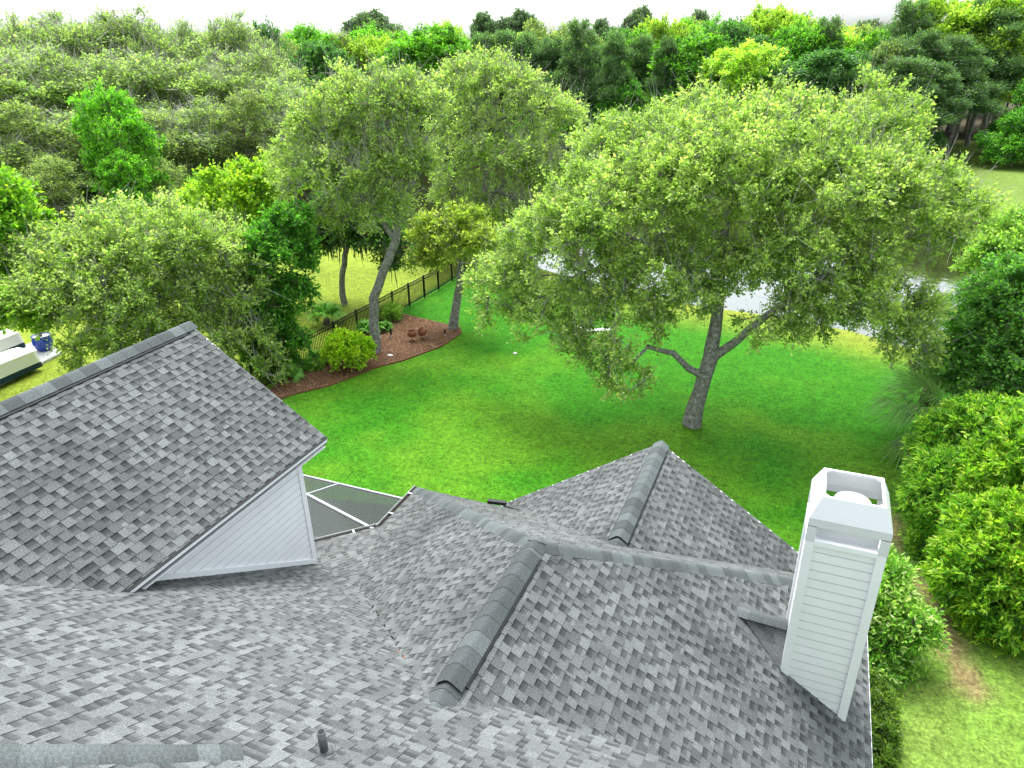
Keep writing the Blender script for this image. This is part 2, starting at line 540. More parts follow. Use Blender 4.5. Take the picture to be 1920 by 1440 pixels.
# bare planting soil beside the house
mb = MB()
pp = [g2(*p) for p in ((1600, 1235), (1640, 1200), (1665, 1235), (1668, 1290), (1655, 1330), (1680, 1440), (1690, 1560), (1600, 1560))]
mb.prism([(p[0], p[1], 0.03) for p in pp], (0, 0, -0.06))
tag(mb.build('soil_bed', 'soil'), kind='structure')

# ------------------------------------------------------------------ the house
S = 6.4
Q = 0.667
SEC = math.sqrt(1 + Q * Q)
RM = (-2.995, 6.20)           # middle roof ridge: x, z
EXP = 0.146                   # shingle exposure
house = empty('house', (-3, 8, 0))
tag(house, 'house with grey shingle roofs, white lap siding and a tall white chimney', 'house')
HO = np.array([-3, 8, 0.0])
def hobj(name, me, mat, parent=None):
    o = obj(name, me, mat, parent or house)
    if parent is None or parent is house:
        o.location = (-HO[0], -HO[1], -HO[2])
    return o
roof = hobj('roof', None, None)   # replaced below by a mesh deck

class Plane:
    def __init__(s, o, n, q):
        s.o = np.array(o, float); s.n = np.array(n, float) / np.hypot(*n); s.q = q
        s.sec = math.sqrt(1 + q * q)
        s.u = np.array([-s.n[1], s.n[0]])           # along the courses
        s.N = np.array([s.n[0] * q, s.n[1] * q, 1.0]) / s.sec
    def z(s, x, y):
        return s.o[2] - s.q * ((x - s.o[0]) * s.n[0] + (y - s.o[1]) * s.n[1])
    def us(s, x, y):
        d = np.array([x - s.o[0], y - s.o[1]])
        return d @ s.u, d @ s.n * s.sec
    def pt(s, u, sl, off=0.0):
        h = sl / s.sec
        p = s.o[:2] + s.u * u + s.n * h
        return np.array([p[0], p[1], s.o[2] - s.q * h]) + s.N * off

P_F = Plane((-2.995, 4.717, 6.20), (0, 1), Q)
P_ML = Plane((-2.995, 6, 6.20), (-1, 0), Q)
P_MR = Plane((-2.995, 6, 6.20), (1, 0), Q)
P_MB = Plane((-2.995, 7.744, 6.20), (0, 1), Q)
P_L = Plane((-10.59, 6, 7.97), (1, 0), Q)
P_L2 = Plane((-10.59, 6, 7.97), (-1, 0), Q)
P_D = Plane((-6.6, 8.317, 6.20 - 0.667 * 3.6), (-1, 1), 0.314)
P_UL = Plane((-2.34, 11, 4.78), (-1, 0), Q)
P_UR = Plane((-2.34, 11, 4.78), (1, 0), Q)
P_F2 = Plane((-2.995, 1.0, P_F.z(0, 1.0)), (0, -1), Q)
YL = 9.40
PLANES = [
    (P_F, [(-3.0, 1.0), (2.5, 1.0), (2.5, 5.33), (-2.387, 5.33), (-3.0, 4.717)]),
    (P_F, [(-8.2, 1.0), (-3.0, 1.0), (-3.0, 4.717), (-6.6, 8.317), (-8.2, 9.117)]),
    (P_F, [(-10.59, 1.0), (-8.2, 1.0), (-8.2, 4.46), (-10.59, 2.07)]),
    (P_ML, [(-2.995, 4.72), (-2.995, 7.744), (-7.955, 12.704), (-7.955, 11.06), (-6.6, 8.317)]),
    (P_MR, [(-2.995, 4.4), (1.976, 4.4), (1.976, 12.715), (-2.995, 7.744)]),
    (P_MB, [(-2.995, 7.744), (-2.34, 9.87), (-5.17, 12.704), (-7.955, 12.704)]),
    (P_MB, [(-2.995, 7.744), (1.976, 12.715), (0.49, 12.704), (-2.34, 9.87)]),
    (P_L, [(-10.59, 2.07), (-7.772, 4.888), (-7.772, YL), (-10.59, YL)]),
    (P_D, [(-6.6, 8.317), (-7.97, 11.06), (-9.4, 9.63), (-9.4, 8.9), (-8.14, 9.087)]),
    (P_UL, [(-2.34, 9.87), (-2.34, 13.66), (-6.13, 13.66)]),
    (P_UR, [(-2.34, 9.87), (1.45, 13.66), (-2.34, 13.66)]),
]
def clip(poly, a, b2, c):
    """keep a*u+b*s<=c"""
    out = []
    for i in range(len(poly)):
        p = poly[i]; q_ = poly[(i + 1) % len(poly)]
        dp = a * p[0] + b2 * p[1] - c; dq = a * q_[0] + b2 * q_[1] - c
        if dp <= 0: out.append(p)
        if (dp < 0 < dq) or (dq < 0 < dp):
            t = dp / (dp - dq); out.append((p[0] + t * (q_[0] - p[0]), p[1] + t * (q_[1] - p[1])))
    return out
def area2(poly):
    return sum(p[0] * q_[1] - q_[0] * p[1] for p, q_ in zip(poly, poly[1:] + poly[:1])) / 2

# deck under the shingles (one solid per slope)
dk = MB()
def deck_poly(pl, xy, th=0.12, off=-0.004):
    pts = [np.array([x, y, pl.z(x, y)]) + np.array([0, 0, off]) for x, y in xy]
    a = area2([(p[0], p[1]) for p in pts])
    if a < 0: pts = pts[::-1]
    dk.prism(pts, (0, 0, -th))
for pl, xy in PLANES:
    deck_poly(pl, xy)
deck_poly(P_L2, [(-10.59, 2.07), (-10.59, YL), (-13.4, YL), (-13.4, 4.88)])
deck_poly(P_F, [(-18, 1.0), (-10.59, 1.0), (-10.59, 2.07), (-13.4, 4.88), (-13.4, 7.0), (-18, 7.0)])
deck_poly(P_F2, [(-18, 1.0), (2.5, 1.0), (2.5, -7.0), (-18, -7.0)])
bpy.data.objects.remove(roof)
roof = obj('roof', dk.mesh('roof'), 'deck', house); roof.location = tuple(-HO)

# shingles
def grey(kind, rnd):
    base = {'hi': 0.122, 'mid': 0.096, 'lo': 0.074}[kind]
    v = base * rnd.uniform(0.85, 1.15)
    return np.array([v * 0.965, v * 1.0, v * 0.985])
cells = []       # (plane, poly(u,s), s0(butt), s1(top), raised, colours)
rnd = random.Random(3)
for pi, (pl, xy) in enumerate(PLANES):
    us = [pl.us(x, y) for x, y in xy]
    if area2(us) < 0: us = us[::-1]
    smin = min(p[1] for p in us); smax = max(p[1] for p in us)
    k0 = math.floor(smin / EXP) - 1; k1 = math.ceil(smax / EXP) + 1
    umin = min(p[0] for p in us); umax = max(p[0] for p in us)
    for k_ in range(k0, k1):
        s_top = k_ * EXP; s_but = s_top + EXP
        strip = clip(clip(us, 0, 1, s_but), 0, -1, -s_top)
        if len(strip) < 3 or abs(area2(strip)) < 1e-4: continue
        ru = random.Random(hash((round(pl.o[0], 2), round(pl.q, 2), k_, pl.n[0] > 0)) & 0xffff)
        u = -30 + ru.uniform(0, 0.4); raised = ru.random() < 0.5
        sh_lo = min(p[0] for p in strip); sh_hi = max(p[0] for p in strip)
        while u < sh_hi:
            w = ru.choice((0.10, 0.12, 0.13, 0.15, 0.18) if raised else (0.09, 0.10, 0.12, 0.14)) * ru.uniform(0.9, 1.1)
            if ru.random() < 0.04: w = 0.05
            u2 = u + w
            kind = ru.choices(('hi', 'mid', 'lo'), (0.40, 0.45, 0.15) if raised else (0.30, 0.45, 0.25))[0]
            col = grey(kind, ru)
            if u2 > sh_lo:
                cell = clip(clip(strip, 1, 0, u2), -1, 0, -u)
                if len(cell) >= 3 and abs(area2(cell)) > 2e-4:
                    cells.append((pl, cell, s_top, s_but, raised, col))
            u = u2; raised = not raised if ru.random() < 0.96 else raised

def cell_geo(c):
    pl, poly, st, sb, raised, col = c
    lift = 0.006 if raised else 0.0
    n = len(poly); vs = []; cs = []
    mid = []
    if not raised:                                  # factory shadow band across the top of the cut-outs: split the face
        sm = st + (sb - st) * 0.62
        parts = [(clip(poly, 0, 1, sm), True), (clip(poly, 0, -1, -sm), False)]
    else:
        parts = [(poly, False)]
    V = []; F = []; C = []
    for part, dark in parts:
        if len(part) < 3 or abs(area2(part)) < 1e-5: continue
        n = len(part); k = len(V)
        for (u, s_) in part:
            t = (s_ - st) / (sb - st)
            off = 0.004 + 0.008 * t + lift
            V.append(pl.pt(u, s_, off))
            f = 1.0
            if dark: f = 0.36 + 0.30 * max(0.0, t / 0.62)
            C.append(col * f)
        for (u, s_) in part:
            V.append(pl.pt(u, s_, -0.002)); C.append(col * 0.8)
        F.append(tuple(range(k, k + n)))
        for i in range(n):
            j = (i + 1) % n
            F.append((k + i, k + n + i, k + n + j, k + j))
    return V, F, C
# the pieces that show largest in the photograph become objects of their own
def shown(c):
    pts = np.array([c[0].pt(u, s_) for u, s_ in c[1]])
    q_ = PROJ(pts)
    m_ = q_.mean(0)
    if not (0 < m_[0] < 1920 and 0 < m_[1] < 1440): return 0
    return abs(area2([tuple(p) for p in q_]))
sz = np.array([shown(c) for c in cells])
order = np.argsort(-sz)
big = set(order[:300].tolist())
sb_ = MB()
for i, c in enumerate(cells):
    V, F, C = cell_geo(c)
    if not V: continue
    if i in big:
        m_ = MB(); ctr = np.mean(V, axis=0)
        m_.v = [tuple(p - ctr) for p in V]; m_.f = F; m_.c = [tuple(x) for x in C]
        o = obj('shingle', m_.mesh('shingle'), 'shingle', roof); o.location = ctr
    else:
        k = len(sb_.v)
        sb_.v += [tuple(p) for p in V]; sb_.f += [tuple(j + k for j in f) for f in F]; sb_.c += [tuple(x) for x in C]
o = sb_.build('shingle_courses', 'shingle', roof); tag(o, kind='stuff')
print('cells', len(cells))

# ridge and hip caps: rounded bent pieces, each overlapping the one below
def cap_mesh(name, half, drop, length, thick=0.006, seg=6, lift=0.0):
    V = []; F = []; SM = []
    prof = []
    for x in np.linspace(-half, half, seg * 2 + 1):
        a = abs(x) / half
        prof.append((x, -drop * (math.sqrt(a * a + 0.06) - math.sqrt(0.06)) / (math.sqrt(1.06) - math.sqrt(0.06))))
    n = len(prof); y1_ = length * 1.08; u0, u1 = 0.004, -0.002
    for yv, up in ((0, u0), (y1_, u1)):
        for x, z in prof: V.append((x, yv, z + up + lift))
    for i in range(n - 1): F.append((i, i + 1, n + i + 1, n + i)); SM.append(True)
    k = len(V)                                        # front butt edge
    for dz in (0, -thick):
        for x, z in prof: V.append((x, 0, z + u0 + lift + dz))
    for i in range(n - 1): F.append((k + i, k + n + i, k + n + i + 1, k + i + 1)); SM.append(False)
    k = len(V)                                        # side edges
    for sx_ in (0, n - 1):
        x, z = prof[sx_]
        V.extend([(x, 0, z + u0 + lift), (x, y1_, z + u1 + lift), (x, y1_, z + u1 + lift - thick), (x, 0, z + u0 + lift - thick)])
    F += [(k, k + 1, k + 2, k + 3), (k + 7, k + 6, k + 5, k + 4)]; SM += [False, False]
    me = bpy.data.meshes.new(name); me.from_pydata(V, [], F)
    me.polygons.foreach_set('use_smooth', SM)
    me.update(); me.materials.append(MATS['cap_shingle'])
    return me
def caps(a, b2, half, drop, step, lift, name='ridge_cap'):
    """a: low/near end, pieces laid from a to b"""
    a = np.array(a, float); b2 = np.array(b2, float)
    d = b2 - a; Ln = np.linalg.norm(d); d /= Ln
    side = np.cross(d, (0, 0, 1)); side /= np.linalg.norm(side); up = np.cross(side, d)
    n = max(1, round(Ln / step)); st = Ln / n
    me = cap_mesh(name, half, drop, st, lift=lift)
    for i in range(n):
        o = obj(name, me, None, roof)
        p = a + d * st * i
        o.matrix_local = Matrix(((side[0], d[0], up[0], p[0]), (side[1], d[1], up[1], p[1]), (side[2], d[2], up[2], p[2]), (0, 0, 0, 1)))
def vent(a, b2, half, drop, th=0.028):
    """black slotted ridge vent under the caps"""
    a = np.array(a, float); b2 = np.array(b2, float)
    d = b2 - a; d /= np.linalg.norm(d); side = np.cross(d, (0, 0, 1)); side /= np.linalg.norm(side)
    m_ = MB()
    for sg in (-1, 1):
        e0 = a + np.array([0, 0, 0.01]); e1 = b2 + np.array([0, 0, 0.01])
        o_ = side * half * sg * 1.13 + np.array([0, 0, -drop * 1.13])
        q_ = [e0, e1, e1 + o_, e0 + o_]
        if sg < 0: q_ = q_[::-1]
        q_ = [p + np.array([0, 0, th]) for p in q_]
        m_.prism(q_[::-1], (0, 0, -th))
    m_.build('ridge_vent', 'black_vent', roof)
hw = 0.17
vent((-2.995, 5.15, 6.20), (-2.995, 7.35, 6.20), hw, hw * Q)
caps((-2.995, 4.60, 6.205), (-2.995, 5.15, 6.205), hw, hw * Q, 0.20, 0.012)
caps((-2.995, 5.05, 6.205), (-2.995, 7.50, 6.205), hw, hw * Q, 0.26, 0.048)
caps((-2.995, 7.42, 6.205), (-2.995, 7.78, 6.205), hw, hw * Q, 0.18, 0.020)
vent((-2.34, 10.15, 4.78), (-2.34, 13.35, 4.78), hw, hw * Q)
caps((-2.34, 9.80, 4.785), (-2.34, 10.2, 4.785), hw, hw * Q, 0.2, 0.012)
caps((-2.34, 10.10, 4.785), (-2.34, 13.68, 4.785), hw, hw * Q, 0.26, 0.048)
vent((-10.59, 2.6, 7.97), (-10.59, 9.15, 7.97), hw, hw * Q)
caps((-10.59, 2.1, 7.975), (-10.59, YL + 0.02, 7.975), hw, hw * Q, 0.26, 0.048)
hq = Q / math.sqrt(2)
caps((-7.955, 12.704, P_MB.z(0, 12.704) + 0.005), (-2.995, 7.744, 6.205), 0.16, 0.16 * hq, 0.20, 0.016, 'hip_cap')
caps((1.976, 12.715, P_MB.z(0, 12.715) + 0.005), (-2.995, 7.744, 6.205), 0.16, 0.16 * hq, 0.20, 0.016, 'hip_cap')
# short hip running down the big front slope at the lower left
a_ = np.array([-3.55, 2.74]); b_ = np.array([-5.3, 1.05])
caps((a_[0], a_[1], P_F.z(*a_) + 0.01), (b_[0], b_[1], P_F.z(*b_) + 0.06), 0.17, 0.05, 0.17, 0.02, 'hip_cap')

# fascia, drip edges, gutters
fm = MB()
def edge(p, q_, h, w, mat, name, up=(0, 0, 1)):
    m_ = MB(); m_.bar(p, q_, w, h, up); return m_.build(name, mat, roof)
ze = P_L.z(-7.772, 0)
edge((-7.775, 4.95, ze - 0.055), (-7.775, YL, ze - 0.055), 0.075, 0.03, 'trim_white', 'fascia')
edge((-7.765, 4.93, ze - 0.012), (-7.765, YL + 0.01, ze - 0.012), 0.018, 0.05, 'black_vent', 'drip_edge')
edge((-7.79, YL - 0.01, ze - 0.10), (-10.59, YL - 0.01, 7.97 - 0.10), 0.18, 0.03, 'trim_white', 'rake_board')
edge((-13.4, YL - 0.01, P_L2.z(-13.4, 0) - 0.10), (-10.59, YL - 0.01, 7.97 - 0.10), 0.18, 0.03, 'trim_white', 'rake_board')
edge((-2.34, 13.65, 4.78 - 0.1), (-6.13, 13.65, P_UL.z(-6.13, 0) - 0.1), 0.18, 0.03, 'trim_white', 'rake_board')
edge((-2.34, 13.65, 4.78 - 0.1), (1.45, 13.65, P_UR.z(1.45, 0) - 0.1), 0.18, 0.03, 'trim_white', 'rake_board')
zm = P_MR.z(1.976, 0)
edge((1.985, 4.4, zm - 0.08), (1.985, 12.72, zm - 0.08), 0.15, 0.02, 'trim_white', 'fascia')
# soffit under the upper-left eave
m_ = MB(); m_.box(-8.14, -7.79, 5.05, YL - 0.03, ze - 0.20, ze - 0.185); m_.build('soffit', 'trim_white', roof)

def gutter(p, q_, outward):
    p = np.array(p, float); q_ = np.array(q_, float); o_ = np.array(outward, float); o_ /= np.linalg.norm(o_)
    m_ = MB()
    m_.bar(p + o_ * 0.122, q_ + o_ * 0.122, 0.010, 0.11)
    m_.bar(p + o_ * 0.065 - np.array([0, 0, 0.055]), q_ + o_ * 0.065 - np.array([0, 0, 0.055]), 0.10, 0.012)
    m_.build('gutter', 'gutter_metal', roof)
    d_ = MB(); d_.bar(p + o_ * 0.060 - np.array([0, 0, 0.02]), q_ + o_ * 0.060 - np.array([0, 0, 0.02]), 0.11, 0.05); d_.build('leaf_litter', 'gutter_dirt', roof)
    n = max(1, int(np.linalg.norm(q_ - p) / 0.8))
    for i in range(n):
        c = p + (q_ - p) * (i + 0.6) / n
        h_ = MB(); h_.bar(c + o_ * -0.005 + np.array([0, 0, 0.045]), c + o_ * 0.125 + np.array([0, 0, 0.045]), 0.045, 0.010); h_.build('gutter_strap', 'gutter_metal', roof)
zg = 2.885 - 0.04
gutter((-7.965, 11.05, zg), (-7.965, 12.80, zg), (-1, 0, 0))
gutter((-7.98, 11.06, zg), (-9.4, 9.64, zg), (-1, 1, 0))
# downspout elbow beside the far gable
m_ = MB(); q0 = np.array([-6.15, 12.86, 2.86]); m_.bar(q0, q0 + np.array([0.45, 0.05, 0.02]), 0.10, 0.08); m_.build('downspout', 'black_vent', roof)

for i in range(12):
    t = rnd.uniform(0.05, 1.0) * 3.6; sg = 0
    x_ = -3.0 - t + sg; y_ = 4.717 + t + rnd.uniform(-.03, .03); zv = max(P_F.z(x_, y_), P_ML.z(x_, y_)) + 0.03
    a_ = rnd.uniform(0, 6.28); l_ = rnd.uniform(0.02, 0.05)
    mm = MB(); mm.bar((x_, y_, zv), (x_ + l_ * math.cos(a_), y_ + l_ * math.sin(a_), zv + 0.01), 0.022, 0.004); mm.build('fallen_leaf', 'gutter_dirt' if i % 6 else 'terracotta', roof)
# plumbing vent pipe on the front slope
pv = np.array([-3.16, 3.22]); zp = P_F.z(*pv)
m_ = MB(); m_.lathe([(0.085, -0.05), (0.075, 0.02), (0.05, 0.05)], (pv[0], pv[1], zp), 16); m_.build('pipe_flashing', 'pipe_grey', roof, True)
m_ = MB(); m_.lathe([(0.036, -0.05), (0.036, 0.27), (0.028, 0.27), (0.027, 0.10)], (pv[0], pv[1], zp), 16); m_.build('vent_pipe', 'pipe_grey', roof, True)

# siding: separate lap boards
def boards(parent, o, along, nrm, poly_uz, exp, mat='white_paint', z0=None):
    """o origin, along: unit dir for u, nrm: outward; poly in (u,z)"""
    o = np.array(o, float); al = np.array(along, float); nr = np.array(nrm, float)
    if area2(poly_uz) < 0: poly_uz = poly_uz[::-1]
    zlo = min(p[1] for p in poly_uz) if z0 is None else z0
    zhi = max(p[1] for p in poly_uz)
    k = 0
    while zlo + k * exp < zhi:
        a0 = zlo + k * exp; a1 = a0 + exp
        st = clip(clip(poly_uz, 0, 1, a1 - 0.017), 0, -1, -a0)
        k += 1
        if len(st) < 3 or abs(area2(st)) < 1e-4: continue
        V = []; n = len(st)
        for u, z in st:
            t = (z - a0) / exp
            V.append(o + al * u + np.array([0, 0, z]) + nr * (0.012 - 0.003 * t))
        for u, z in st: V.append(o + al * u + np.array([0, 0, z]) - nr * 0.02)
        F = [tuple(range(n)), tuple(range(2 * n - 1, n - 1, -1))] + [(i, n + i, n + (i + 1) % n, (i + 1) % n) for i in range(n)]
        m_ = MB(); m_.add(V, F)
        o_ = m_.build('siding_board', mat, parent)
        # keep normals outward whatever the winding was
        o_.data.validate()
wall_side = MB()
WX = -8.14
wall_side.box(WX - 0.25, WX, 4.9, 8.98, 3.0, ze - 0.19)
wl = wall_side.build('wall', 'groove_shade', house); wl.location = tuple(-HO)
def fz(y): return max(P_F.z(0, y), P_D.z(WX, y)) + 0.03
polyw = [(5.1, fz(5.1)), (8.95, fz(8.95)), (8.95, ze - 0.19), (5.1, ze - 0.19)]
boards(wl, (WX, 0, 0), (0, 1, 0), (1, 0, 0), polyw, 0.148, z0=3.0)
m_ = MB(); m_.box(WX - 0.09, WX + 0.028, 8.90, 9.02, 3.02, ze - 0.185); m_.build('corner_board', 'trim_white', wl)
m_ = MB(); m_.bar((WX + 0.03, 5.2, fz(5.2) + 0.03), (WX + 0.03, 8.92, fz(8.92) + 0.05), 0.03, 0.09); m_.build('skirt_board', 'trim_white', wl)
# gable end below the upper-left rake, and walls under the other roofs
m_ = MB()
m_.prism([(-13.0, 9.0, 6.0), (-8.2, 9.0, 6.0), (-8.2, 4.9, 6.0), (-13.0, 4.9, 6.0)][::-1], (0, 0, -6.0))
m_.add([(-13.0, 9.0, 6.0), (-8.2, 9.0, 6.0), (-10.59, 9.0, 7.75)], [(0, 1, 2)])
w2 = m_.build('wall', 'white_paint', house); w2.location = tuple(-HO)
m_ = MB(); m_.box(-7.5, 1.5, 5.0, 12.25, 0, 2.72); m_.box(-5.6, 0.95, 12.2, 13.3, 0, 2.3); m_.box(-17.5, 2.0, -6.5, 5.0, 0, 2.8)
m_.add([(-5.6, 13.3, 2.3), (0.95, 13.3, 2.3), (-2.34, 13.3, 4.6)], [(0, 2, 1)])
w3 = m_.build('wall', 'white_paint', house); w3.location = tuple(-HO)

# chimney
chim = hobj('chimney', None, None)
bpy.data.objects.remove(chim)
x0, x1, y0, y1 = 0.555, 1.56, 9.04, 10.05
ztop = H - 6.29
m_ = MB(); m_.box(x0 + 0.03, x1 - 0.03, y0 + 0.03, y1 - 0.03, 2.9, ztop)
chim = m_.build('chimney', 'groove_shade', house); chim.location = tuple(-HO)
zr = lambda x: P_MR.z(x, 0)
boards(chim, (0, y0 + 0.03, 0), (1, 0, 0), (0, -1, 0), [(x0 + 0.02, zr(x0)), (x1 - 0.02, zr(x1)), (x1 - 0.02, ztop - 0.02), (x0 + 0.02, ztop - 0.02)][::-1], 0.156, z0=ztop - 0.02 - 0.156 * 22)
boards(chim, (0, y1 - 0.03, 0), (1, 0, 0), (0, 1, 0), [(x0 + 0.02, zr(x0)), (x1 - 0.02, zr(x1)), (x1 - 0.02, ztop - 0.02), (x0 + 0.02, ztop - 0.02)], 0.156, z0=ztop - 0.02 - 0.156 * 22)
boards(chim, (x0 + 0.03, 0, 0), (0, 1, 0), (-1, 0, 0), [(y0 + 0.03, zr(x0)), (y1 - 0.03, zr(x0)), (y1 - 0.03, ztop - 0.02), (y0 + 0.03, ztop - 0.02)][::-1], 0.156, z0=ztop - 0.02 - 0.156 * 22)
boards(chim, (x1 - 0.03, 0, 0), (0, 1, 0), (1, 0, 0), [(y0 + 0.03, zr(x1)), (y1 - 0.03, zr(x1)), (y1 - 0.03, ztop - 0.02), (y0 + 0.03, ztop - 0.02)], 0.156, z0=ztop - 0.02 - 0.156 * 22)
tw = 0.11
for cx_, sx in ((x0, 1), (x1, -1)):
    for cy_, sy in ((y0, 1), (y1, -1)):
        m_ = MB()
        xa, xb = sorted((cx_ - sx * 0.012, cx_ + sx * tw)); ya, yb = sorted((cy_ - sy * 0.012, cy_ + sy * 0.03))
        zb = zr(cx_ + sx * tw * 0.5) + 0.02
        m_.box(xa, xb, ya, yb, zb - (0.05 if sx > 0 else 0.03), ztop - 0.002)
        xa, xb = sorted((cx_ - sx * 0.010, cx_ + sx * 0.03)); ya, yb = sorted((cy_ + sy * 0.032, cy_ + sy * tw))
        m_.box(xa, xb, ya, yb, zb - 0.04, ztop - 0.004)
        m_.build('corner_board', 'trim_white', chim)
m_ = MB()
for (xa, xb, ya, yb) in ((x0 + 0.1, x1 - 0.1, y0 - 0.02, y0 + 0.04), (x0 + 0.1, x1 - 0.1, y1 - 0.04, y1 + 0.02), (x0 - 0.02, x0 + 0.04, y0 + 0.1, y1 - 0.1), (x1 - 0.04, x1 + 0.02, y0 + 0.1, y1 - 0.1)):
    m_.box(xa, xb, ya, yb, ztop - 0.05, ztop + 0.03)
m_.build('ledge', 'trim_white', chim)
m_ = MB(); m_.box(x0 + 0.025, x1 - 0.025, y0 + 0.025, y1 - 0.025, ztop + 0.004, ztop + 0.024); m_.build('chase_cover', 'white_metal', chim)
zc0 = H - 6.04; zc1 = H - 5.91; zc2 = H - 5.61; ins = 0.125
X0, X1, Y0, Y1 = x0 - 0.015, x1 + 0.015, y0 - 0.015, y1 + 0.015
for cx_, sx in ((X0, 1), (X1, -1)):
    for cy_, sy in ((Y0, 1), (Y1, -1)):
        m_ = MB()
        xa, xb = sorted((cx_, cx_ + sx * 0.12)); ya, yb = sorted((cy_, cy_ + sy * 0.02)); m_.box(xa, xb, ya, yb, ztop + 0.001, zc0 + 0.01)
        xa, xb = sorted((cx_, cx_ + sx * 0.02)); ya, yb = sorted((cy_ + sy * 0.021, cy_ + sy * 0.12)); m_.box(xa, xb, ya, yb, ztop + 0.001, zc0 + 0.01)
        m_.build('cap_post', 'white_metal', chim)
m_ = MB(); m_.box(x0 + 0.10, x1 - 0.10, y0 + 0.13, y0 + 0.14, ztop + 0.024, zc1); m_.build('baffle', 'white_metal', chim)
# shroud: vertical skirt, sloping sides, open top with chamfered corners
def ring(x0_, x1_, y0_, y1_, z, ch):
    return [(x0_ + ch, y0_, z), (x1_ - ch, y0_, z), (x1_, y0_ + ch, z), (x1_, y1_ - ch, z), (x1_ - ch, y1_, z), (x0_ + ch, y1_, z), (x0_, y1_ - ch, z), (x0_, y0_ + ch, z)]
rings = [ring(X0, X1, Y0, Y1, zc0, 0.002), ring(X0, X1, Y0, Y1, zc1, 0.002), ring(X0 + ins, X1 - ins, Y0 + ins, Y1 - ins, zc2, 0.002),
         ring(X0 + ins + .035, X1 - ins - .035, Y0 + ins + .035, Y1 - ins - .035, zc2, 0.06),
         ring(X0 + ins + .037, X1 - ins - .037, Y0 + ins + .037, Y1 - ins - .037, zc2 - 0.03, 0.06),
         ring(X0 + 0.02, X1 - 0.02, Y0 + 0.02, Y1 - 0.02, zc1 - 0.01, 0.003), ring(X0 + 0.02, X1 - 0.02, Y0 + 0.02, Y1 - 0.02, zc0, 0.003)]
vs_ = [p for r in rings for p in r]
fs_ = []
for i in range(len(rings)):
    j = (i + 1) % len(rings)
    for k in range(8):
        k2 = (k + 1) % 8
        fs_.append((i * 8 + k, i * 8 + k2, j * 8 + k2, j * 8 + k))
m_ = MB(); m_.add(vs_, fs_)
m_.build('shroud', 'white_metal', chim)
fc = ((x0 + x1) / 2 + 0.02, (y0 + y1) / 2, 0)
m_ = MB(); m_.lathe([(0.15, ztop + 0.02), (0.15, H - 5.93), (0.235, H - 5.90), (0.24, H - 5.83), (0.22, H - 5.822)], fc, 28); m_.build('flue_cap', 'flue_grey', chim)
# shingled saddle on the upslope side of the chimney
xs = x0 - 0.75; zs = P_MR.z(xs, 0) + 0.03; ym = (y0 + y1) / 2 - 0.02
ridge_a = (xs, ym, zs); ridge_b = (x0, ym, zs - 0.02)
lowf = (x0, y0 - 0.02, zr(x0) + 0.02); lowb = (x0, y1 + 0.02, zr(x0) + 0.02)
sad = MB()
sad.add([ridge_a, ridge_b, lowf, lowb], [(0, 2, 1), (0, 1, 3)])
sdl = sad.build('saddle', 'deck', roof)
for side_pt in (lowf, lowb):
    A_ = np.array(ridge_a); B_ = np.array(ridge_b); C_ = np.array(side_pt)
    nrow = 4
    for r_ in range(nrow):
        t0 = r_ / nrow; t1 = (r_ + 1) / nrow
        a0 = A_ + (C_ - A_) * t0; b0 = B_ + (C_ - B_) * t0; a1 = A_ + (C_ - A_) * t1; b1 = B_ + (C_ - B_) * t1
        ncol = max(1, round(np.linalg.norm(b0 - a0) / 0.2))
        for c_ in range(ncol):
            f0 = c_ / ncol; f1 = (c_ + 1) / ncol
            q_ = [a0 + (b0 - a0) * f0, a0 + (b0 - a0) * f1, a1 + (b1 - a1) * f1, a1 + (b1 - a1) * f0]
            nn = np.cross(q_[1] - q_[0], q_[3] - q_[0]); nn /= np.linalg.norm(nn)
            if nn[2] < 0: nn = -nn; q_ = q_[::-1]
            q2 = [p + nn * 0.012 for p in q_]
            g_ = grey(rnd.choice(('mid', 'lo', 'hi')), rnd)
            mm = MB(); mm.prism(q2, tuple(-nn * 0.014), tuple(g_ * 0.85)); mm.build('saddle_shingle', 'shingle', roof)
caps((xs - 0.02, ym, zs + 0.02), (x0 - 0.01, ym, zs + 0.0), 0.12, 0.05, 0.17, 0.014)

# ------------------------------------------------------------------ pool enclosure
cage = empty('pool_enclosure', (-9.5, 11.3, 0))
tag(cage, 'flat-roofed white-framed insect screen enclosure over a dark pool between the two roofs', 'enclosure')
CO = np.array([-9.5, 11.3, 0.0])
def cobj(mb_, name, mat):
    o = mb_.build(name, mat, cage); o.location = tuple(-CO); return o
zc = H - 9.79
A1 = (-18.4, 12.26, zc); A2 = (-8.09, 12.26, zc); Bm = (-10.43, 11.58, zc); Cm = (-8.12, 10.96, zc); Dm = (-9.96, 12.26, zc); E1_ = (-9.25, 9.72, zc)
for p, q_, w_, h_ in ((A1, A2, 0.04, 0.07), (Bm, Cm, 0.06, 0.10), (Bm, Dm, 0.03, 0.05), (Bm, (-18.4, 11.2, zc), 0.06, 0.08), (A1, (-18.4, 9.2, zc), 0.05, 0.08)):
    m_ = MB(); m_.bar(p, q_, w_, h_); cobj(m_, 'roof_beam', 'cage_white')
for x_ in (-18.4, -8.15):
    m_ = MB(); m_.box(x_ - 0.025, x_ + 0.025, 12.235, 12.285, 0, zc - 0.04); cobj(m_, 'post', 'cage_white')
m_ = MB(); m_.bar((-18.4, 12.26, 0.9), (-8.15, 12.26, 0.9), 0.04, 0.05); cobj(m_, 'chair_rail', 'cage_white')
zz = zc + 0.012
